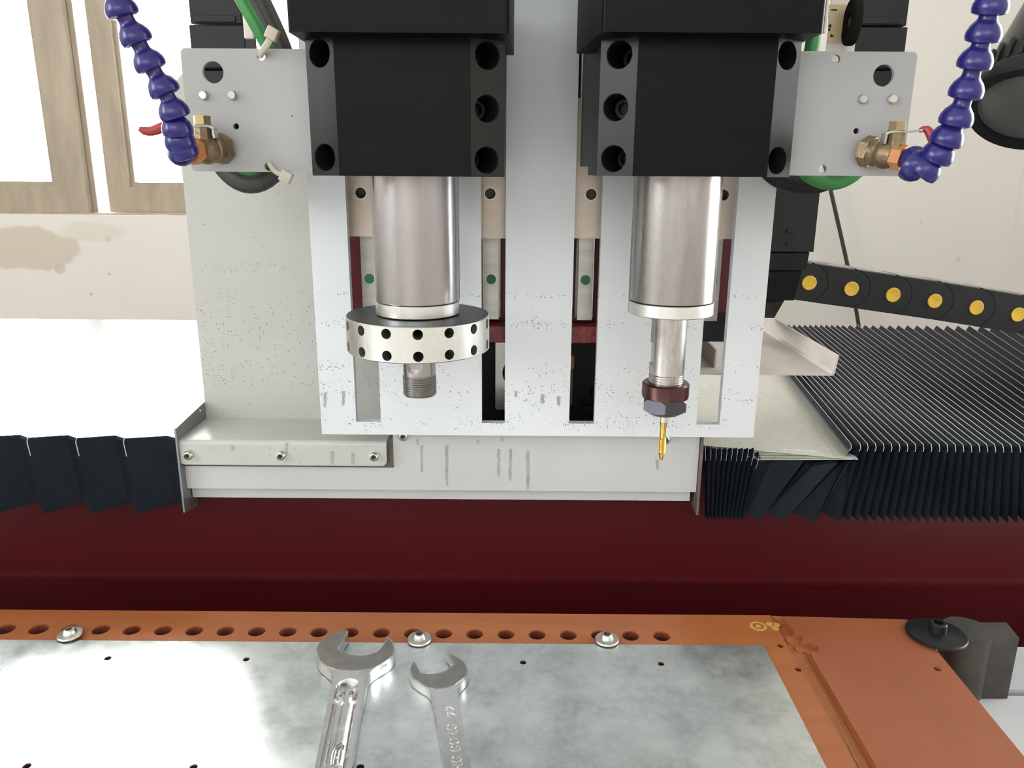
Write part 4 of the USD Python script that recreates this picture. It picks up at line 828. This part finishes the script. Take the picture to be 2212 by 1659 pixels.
for hx_, hy_, r in [(1716, 1374, .0062), (1732, 1391, .0050)]:
    c = P(hx_, hy_, Z=ZR); lp = lp.difference(disc(c[0], c[1], r, 28))
under = under.difference(lp.buffer(0.0003))
obj('board_backing', slab(under, zbed + .0001, ZT + 0.00002), M_['board'], rbd, smooth=False)
obj('groove_floor', slab(lp, ZT - 0.0044, ZT - 0.0012), M_['board'], rbd, smooth=False)
rid = [P(x, y, Z=ZT) for x, y in ((1728, 1404), (1765, 1470), (1800, 1535), (1830, 1598), (1862, 1665))]
rid = spline([q * np.array([1, 1, 0]) + [0.0003 * random.uniform(-1, 1), 0, ZT - 0.0009] for q in rid], 60); rid[:, 0] += rng.normal(0, 0.0002, 60)
obj('cut_burr', tube(rid, 0.00035, 6), M_['boardlight'], rbd)

# galvanised sheet
zs_ = ZT + 0.0012
sA, sB, sC = P(0, 1379, Z=zs_), P(1652, 1397, Z=zs_), P(1786, 1659, Z=zs_)
ysh = (sA[1] + sB[1]) / 2; k_ = (sC[0] - sB[0]) / (sC[1] - sB[1])
shp = Polygon([(-0.60, ysh), (sB[0], ysh), (sB[0] + k_ * (0.14 - ysh), 0.14), (-0.60, 0.14)])
for hx_, hy_, r in [(a, q, .0024) for a, q in SHEET_HOLES]:
    c = P(hx_, hy_, Z=zs_); shp = shp.difference(disc(c[0], c[1], r, 20))
obj('metal_sheet', slab(shp, ZT + 0.0001, zs_), M_['sheet'], None, 'mottled galvanised steel sheet screwed onto the orange board', 'metal sheet', smooth=False)

# hold-down screws with washers
def hold(px, py, label, tilt, z):
    c = P(px, py, Z=z)
    t = thing('hold_down_screw', label, 'screw', c, 'screws along the back edge of the metal sheet')
    ax = np.array([tilt[0], tilt[1], 1.0]); ax /= np.linalg.norm(ax)
    wsh = trimesh.creation.revolve(np.array([(0.003, 0), (0.0089, 0), (0.0092, 0.0006), (0.0086, 0.0014), (0.003, 0.0017), (0.003, 0)]), sections=36, transform=trimesh.transformations.translation_matrix(c + [0, 0, 0.0007]) @ trimesh.geometry.align_vectors([0, 0, 1], ax))
    obj('washer', wsh, M_['zinc'], t)
    h = np.array(c) + [0, 0, 0.0007] + ax * 0.0017
    button_screw(tuple(h), None, None, 0.0050, t, 'zinc', ax)
for q in ((152, 1373, 'hold-down screw with washer at the left end of the sheet\'s back edge', (-.02, -.03)), (906, 1383, 'hold-down screw with washer just right of the larger wrench\'s jaw', (0.0, -.05)), (1311, 1384, 'hold-down screw with washer at the back edge, farthest right of the three', (-.02, -.03))):
    hold(q[0], q[1], q[2], q[3], zs_ + 0.0006)

# black clamp disc and cast bracket at the far right corner
cb = thing('clamp_bracket', 'grey-black cast clamp bracket standing on the pale bed at the right', 'bracket', (*P(2140, 1420, Z=ZR)[:2], zbed))
def T(px, py, z=ZR): return tuple(P(px, py, Z=z)[:2])
bpoly = Polygon([T(2040, 1345), T(2062, 1334), T(2090, 1331), T(2118, 1336), T(2134, 1345), T(2175, 1345), T(2202, 1379), T(2160, 1379), T(2148, 1385), T(2120, 1387), T(2095, 1384), T(2060, 1372)])
cy_ = P(2090, 1359, Z=ZR); 
bod = unary_union([disc(cy_[0], cy_[1], 0.0175, 48), Polygon([T(2115, 1345), T(2174, 1345), T(2202, 1379), T(2120, 1379)])])
obj('bracket_body', to_mf(slab(bod.buffer(0.001).buffer(-0.001), zbed + 0.0001, ZR + 0.0002)), M_['castiron'], cb, smooth=30)
kd = thing('clamp_disc', 'black clamp disc with a hex socket boss pressing the board\'s far corner', 'clamp disc', P(2023, 1366, Z=ZR))
kc = P(2024, 1364, Z=ZR + 0.004)
obj('disc_flange', lathe([(0, 0), (0.0205, 0), (0.0216, 0.0006), (0.0216, 0.0018), (0.0206, 0.0026), (0.0075, 0.0042), (0.006, 0.0044), (0, 0.0044)], (kc[0], kc[1], ZR + 0.0006), n=72), M_['oxide'], kd, smooth=30)
boss = trimesh.creation.revolve(np.array([(0.0036, 0.006), (0.0036, 0.012), (0.0056, 0.012), (0.0064, 0.011), (0.0064, 0.0046), (0.0, 0.0046), (0, 0.006), (0.0036, 0.006)]), sections=36); boss.apply_translation([kc[0], kc[1], ZR])
obj('socket_boss', boss, M_['oxide'], kd, smooth=30)

# ------------------------------------------------------------------ wrenches
def wrench(label, out, zt_, th, chan, extras, headcut, tail, mshaft):
    top = [P(x, y, Z=zt_)[:2] for x, y in out]
    for _ in range(2):                                   # round the gentle bends, keep the jaw's corners
        new = []
        for k in range(len(top)):
            p0, p1, p2 = np.array(top[k - 1]), np.array(top[k]), np.array(top[(k + 1) % len(top)])
            u_, v_ = p1 - p0, p2 - p1; cs = np.dot(u_, v_) / (np.linalg.norm(u_) * np.linalg.norm(v_) + 1e-12)
            new += [p1 - u_ * .22, p1 + v_ * .22] if cs > math.cos(math.radians(50)) else [p1]
        top = new
    pg = Polygon(top).buffer(0.0006).buffer(-0.0006)
    c = pg.centroid
    t = thing('wrench', label, 'wrench', (*P(*headcut[0], Z=zt_)[:2], zs_ + 0.0002), 'open-ended wrenches on the metal sheet')
    # shaft continues towards the viewer to a second head
    a, b_ = P(*tail[0], Z=zt_)[:2], P(*tail[1], Z=zt_)[:2]
    ax = ((P(*tail[2], Z=zt_) + P(*tail[3], Z=zt_)) / 2 - (P(*tail[0], Z=zt_) + P(*tail[1], Z=zt_)) / 2)[:2]; ax /= np.linalg.norm(ax)   # towards the head
    mid = (a + b_) / 2; wv = (b_ - a) / 2
    tailp = Polygon([a + ax * .001, b_ + ax * .001, b_ - ax * 0.10, a - ax * 0.10])
    end = mid - ax * 0.125
    side = np.array([-ax[1], ax[0]])
    head2 = Point(*end).buffer(0.024).difference(Polygon([end - ax * .03 + side * .012, end - ax * .03 - side * .012, end + ax * .006 - side * .010, end + ax * .006 + side * .010]))
    full = unary_union([pg, tailp, head2]).buffer(0.0004).buffer(-0.0004)
    z0 = zs_ + 0.0002
    ch_ = 0.0009
    def bev(poly, za, zb_): # bevelled slab
        lo, hi = slab(poly.buffer(-ch_), za, za + ch_), slab(poly.buffer(-ch_), zb_ - ch_, zb_)
        steps = [to_mf(slab(poly.buffer(-ch_ + ch_ * math.sin(s * math.pi / 2)), za + ch_ * (1 - math.cos(s * math.pi / 2)), zb_ - ch_ * (1 - math.cos(s * math.pi / 2)))) for s in (0.33, 0.66, 1.0)]
        return m3.Manifold.batch_boolean([to_mf(slab(poly.buffer(-ch_), za, zb_)), *steps], m3.OpType.Add)
    body = bev(full, z0, zt_)
    if chan is not None:
        tops, bots = P(*chan[0], Z=zt_), P(*chan[1], Z=zt_)
        dv = bots - tops; dv /= np.linalg.norm(dv); an = math.degrees(math.atan2(dv[1], dv[0]))
        def ell(q): return m3.Manifold.sphere(1.0, 40).scale([0.0085, 0.0080, 0.0044]).rotate([0, 0, an]).translate([q[0], q[1], zt_ + 0.0012])
        body = body - m3.Manifold.batch_hull([ell(tops + dv * 0.007), ell(tops + dv * 0.125)])
    obj('shank', body, M_[mshaft], t, smooth=28)
    jaw = pg.difference(Polygon([P(x, y, Z=zt_)[:2] for x, y in headcut[1]])).buffer(-0.0012)
    jaw = max(getattr(jaw, 'geoms', [jaw]), key=lambda g: g.area)
    obj('jaw_face', slab(jaw, zt_ + 0.00002, zt_ + 0.0004), M_['wrenchhead'], t, smooth=False)
    return t, ax, side
def lettering(t, text, px, py, zt_, h, direction, mname, depth=0.0007, z_off=0.0, name='lettering'):
    m = meshkit.text_mesh(text, h, depth); b0 = m.bounds; m.apply_translation([-(b0[0][0] + b0[1][0]) / 2, -(b0[0][1] + b0[1][1]) / 2, 0])
    m.apply_transform(trimesh.transformations.rotation_matrix(math.atan2(direction[1], direction[0]), [0, 0, 1]))
    c = P(px, py, Z=zt_ + z_off); m.apply_translation([c[0], c[1], zt_ + z_off])
    obj(name, m, M_[mname], t, smooth=False)
z30 = zs_ + 0.0092
out30 = [(679, 1659), (685, 1628), (704, 1532), (716, 1475), (720, 1462), (718, 1453), (706, 1442), (688, 1428), (681, 1410), (682, 1398), (689, 1386), (708, 1373), (733, 1361.5), (751, 1360), (753, 1366), (731, 1400), (736, 1405), (756, 1413), (783, 1416), (806, 1411), (821.5, 1402.5), (838, 1373), (849, 1384), (854, 1399), (852, 1414), (838, 1429), (812, 1443), (797, 1456), (792, 1470), (791, 1484), (775, 1551), (760, 1659)]
chan30 = [(754, 1468), (718, 1659)]
cut30 = [(640, 1700), (640, 1442), (706, 1442), (725, 1449), (760, 1452), (790, 1449), (812, 1443), (880, 1440), (880, 1700)]
tw, ax30, sd30 = wrench('larger open-ended wrench stamped 30, lying on the metal sheet', out30, z30, 0.009, chan30, None, [(770, 1430), cut30], [(679, 1659), (760, 1659), (716, 1475), (791, 1484)], 'wrench')
right30 = np.array([ax30[1], -ax30[0]])
zfl = z30 - 0.0031
lettering(tw, '30', 748, 1507, zfl, 0.0072, right30, 'wrench', 0.0029)
# the raised emblem in the channel: a tall stroke, a hooked arch and a small H-shaped mark
def em(pts, r=0.00075): return tube([np.append(P(x, y, Z=zfl)[:2], zfl + 0.0005) for x, y in pts], r, 8)
obj('emblem', cat(em([(713, 1601), (702, 1656)], .0009), em([(716, 1657), (719, 1632), (726, 1616), (737, 1609), (741, 1612), (737, 1620)], .0009), em([(727, 1623), (720, 1655)]), em([(735, 1624), (730, 1650)]), em([(726, 1638), (733, 1638)])), M_['wrench'], tw, label='raised maker\'s emblem in the channel')
lettering(tw, 'GHG', 716, 1664, zfl, 0.0042, right30, 'wrench', 0.0014, name='small_lettering')
z22 = zs_ + 0.0072
out22 = [(960, 1659), (945, 1561), (935, 1508), (931, 1496), (922, 1487), (906, 1478), (890, 1466), (884, 1452), (884, 1442), (889, 1432), (896, 1427), (911, 1453.5), (929, 1455), (948, 1453), (968, 1445), (980, 1434), (963, 1411), (976, 1412), (998, 1423), (1010, 1438), (1013, 1450), (1008, 1464), (995, 1478), (989, 1490), (989, 1503), (1002, 1571), (1018, 1659)]
cut22 = [(860, 1700), (860, 1489), (922, 1487), (940, 1491), (965, 1488), (985, 1481), (1008, 1464), (1050, 1460), (1050, 1700)]
tw2, ax22, sd22 = wrench('smaller open-ended wrench stamped 22, lying right of the larger one', out22, z22, 0.007, None, None, [(950, 1470), cut22], [(960, 1659), (1018, 1659), (933, 1500), (989, 1503)], 'wrench')
lettering(tw2, '22', 973, 1535, z22, 0.0062, ax22, 'wrench', 0.0005)
lettering(tw2, 'GONG', 979, 1592, z22, 0.0062, ax22, 'wrench', 0.0005)
lettering(tw2, 'NG', 987, 1647, z22, 0.0062, ax22, 'wrench', 0.0005)
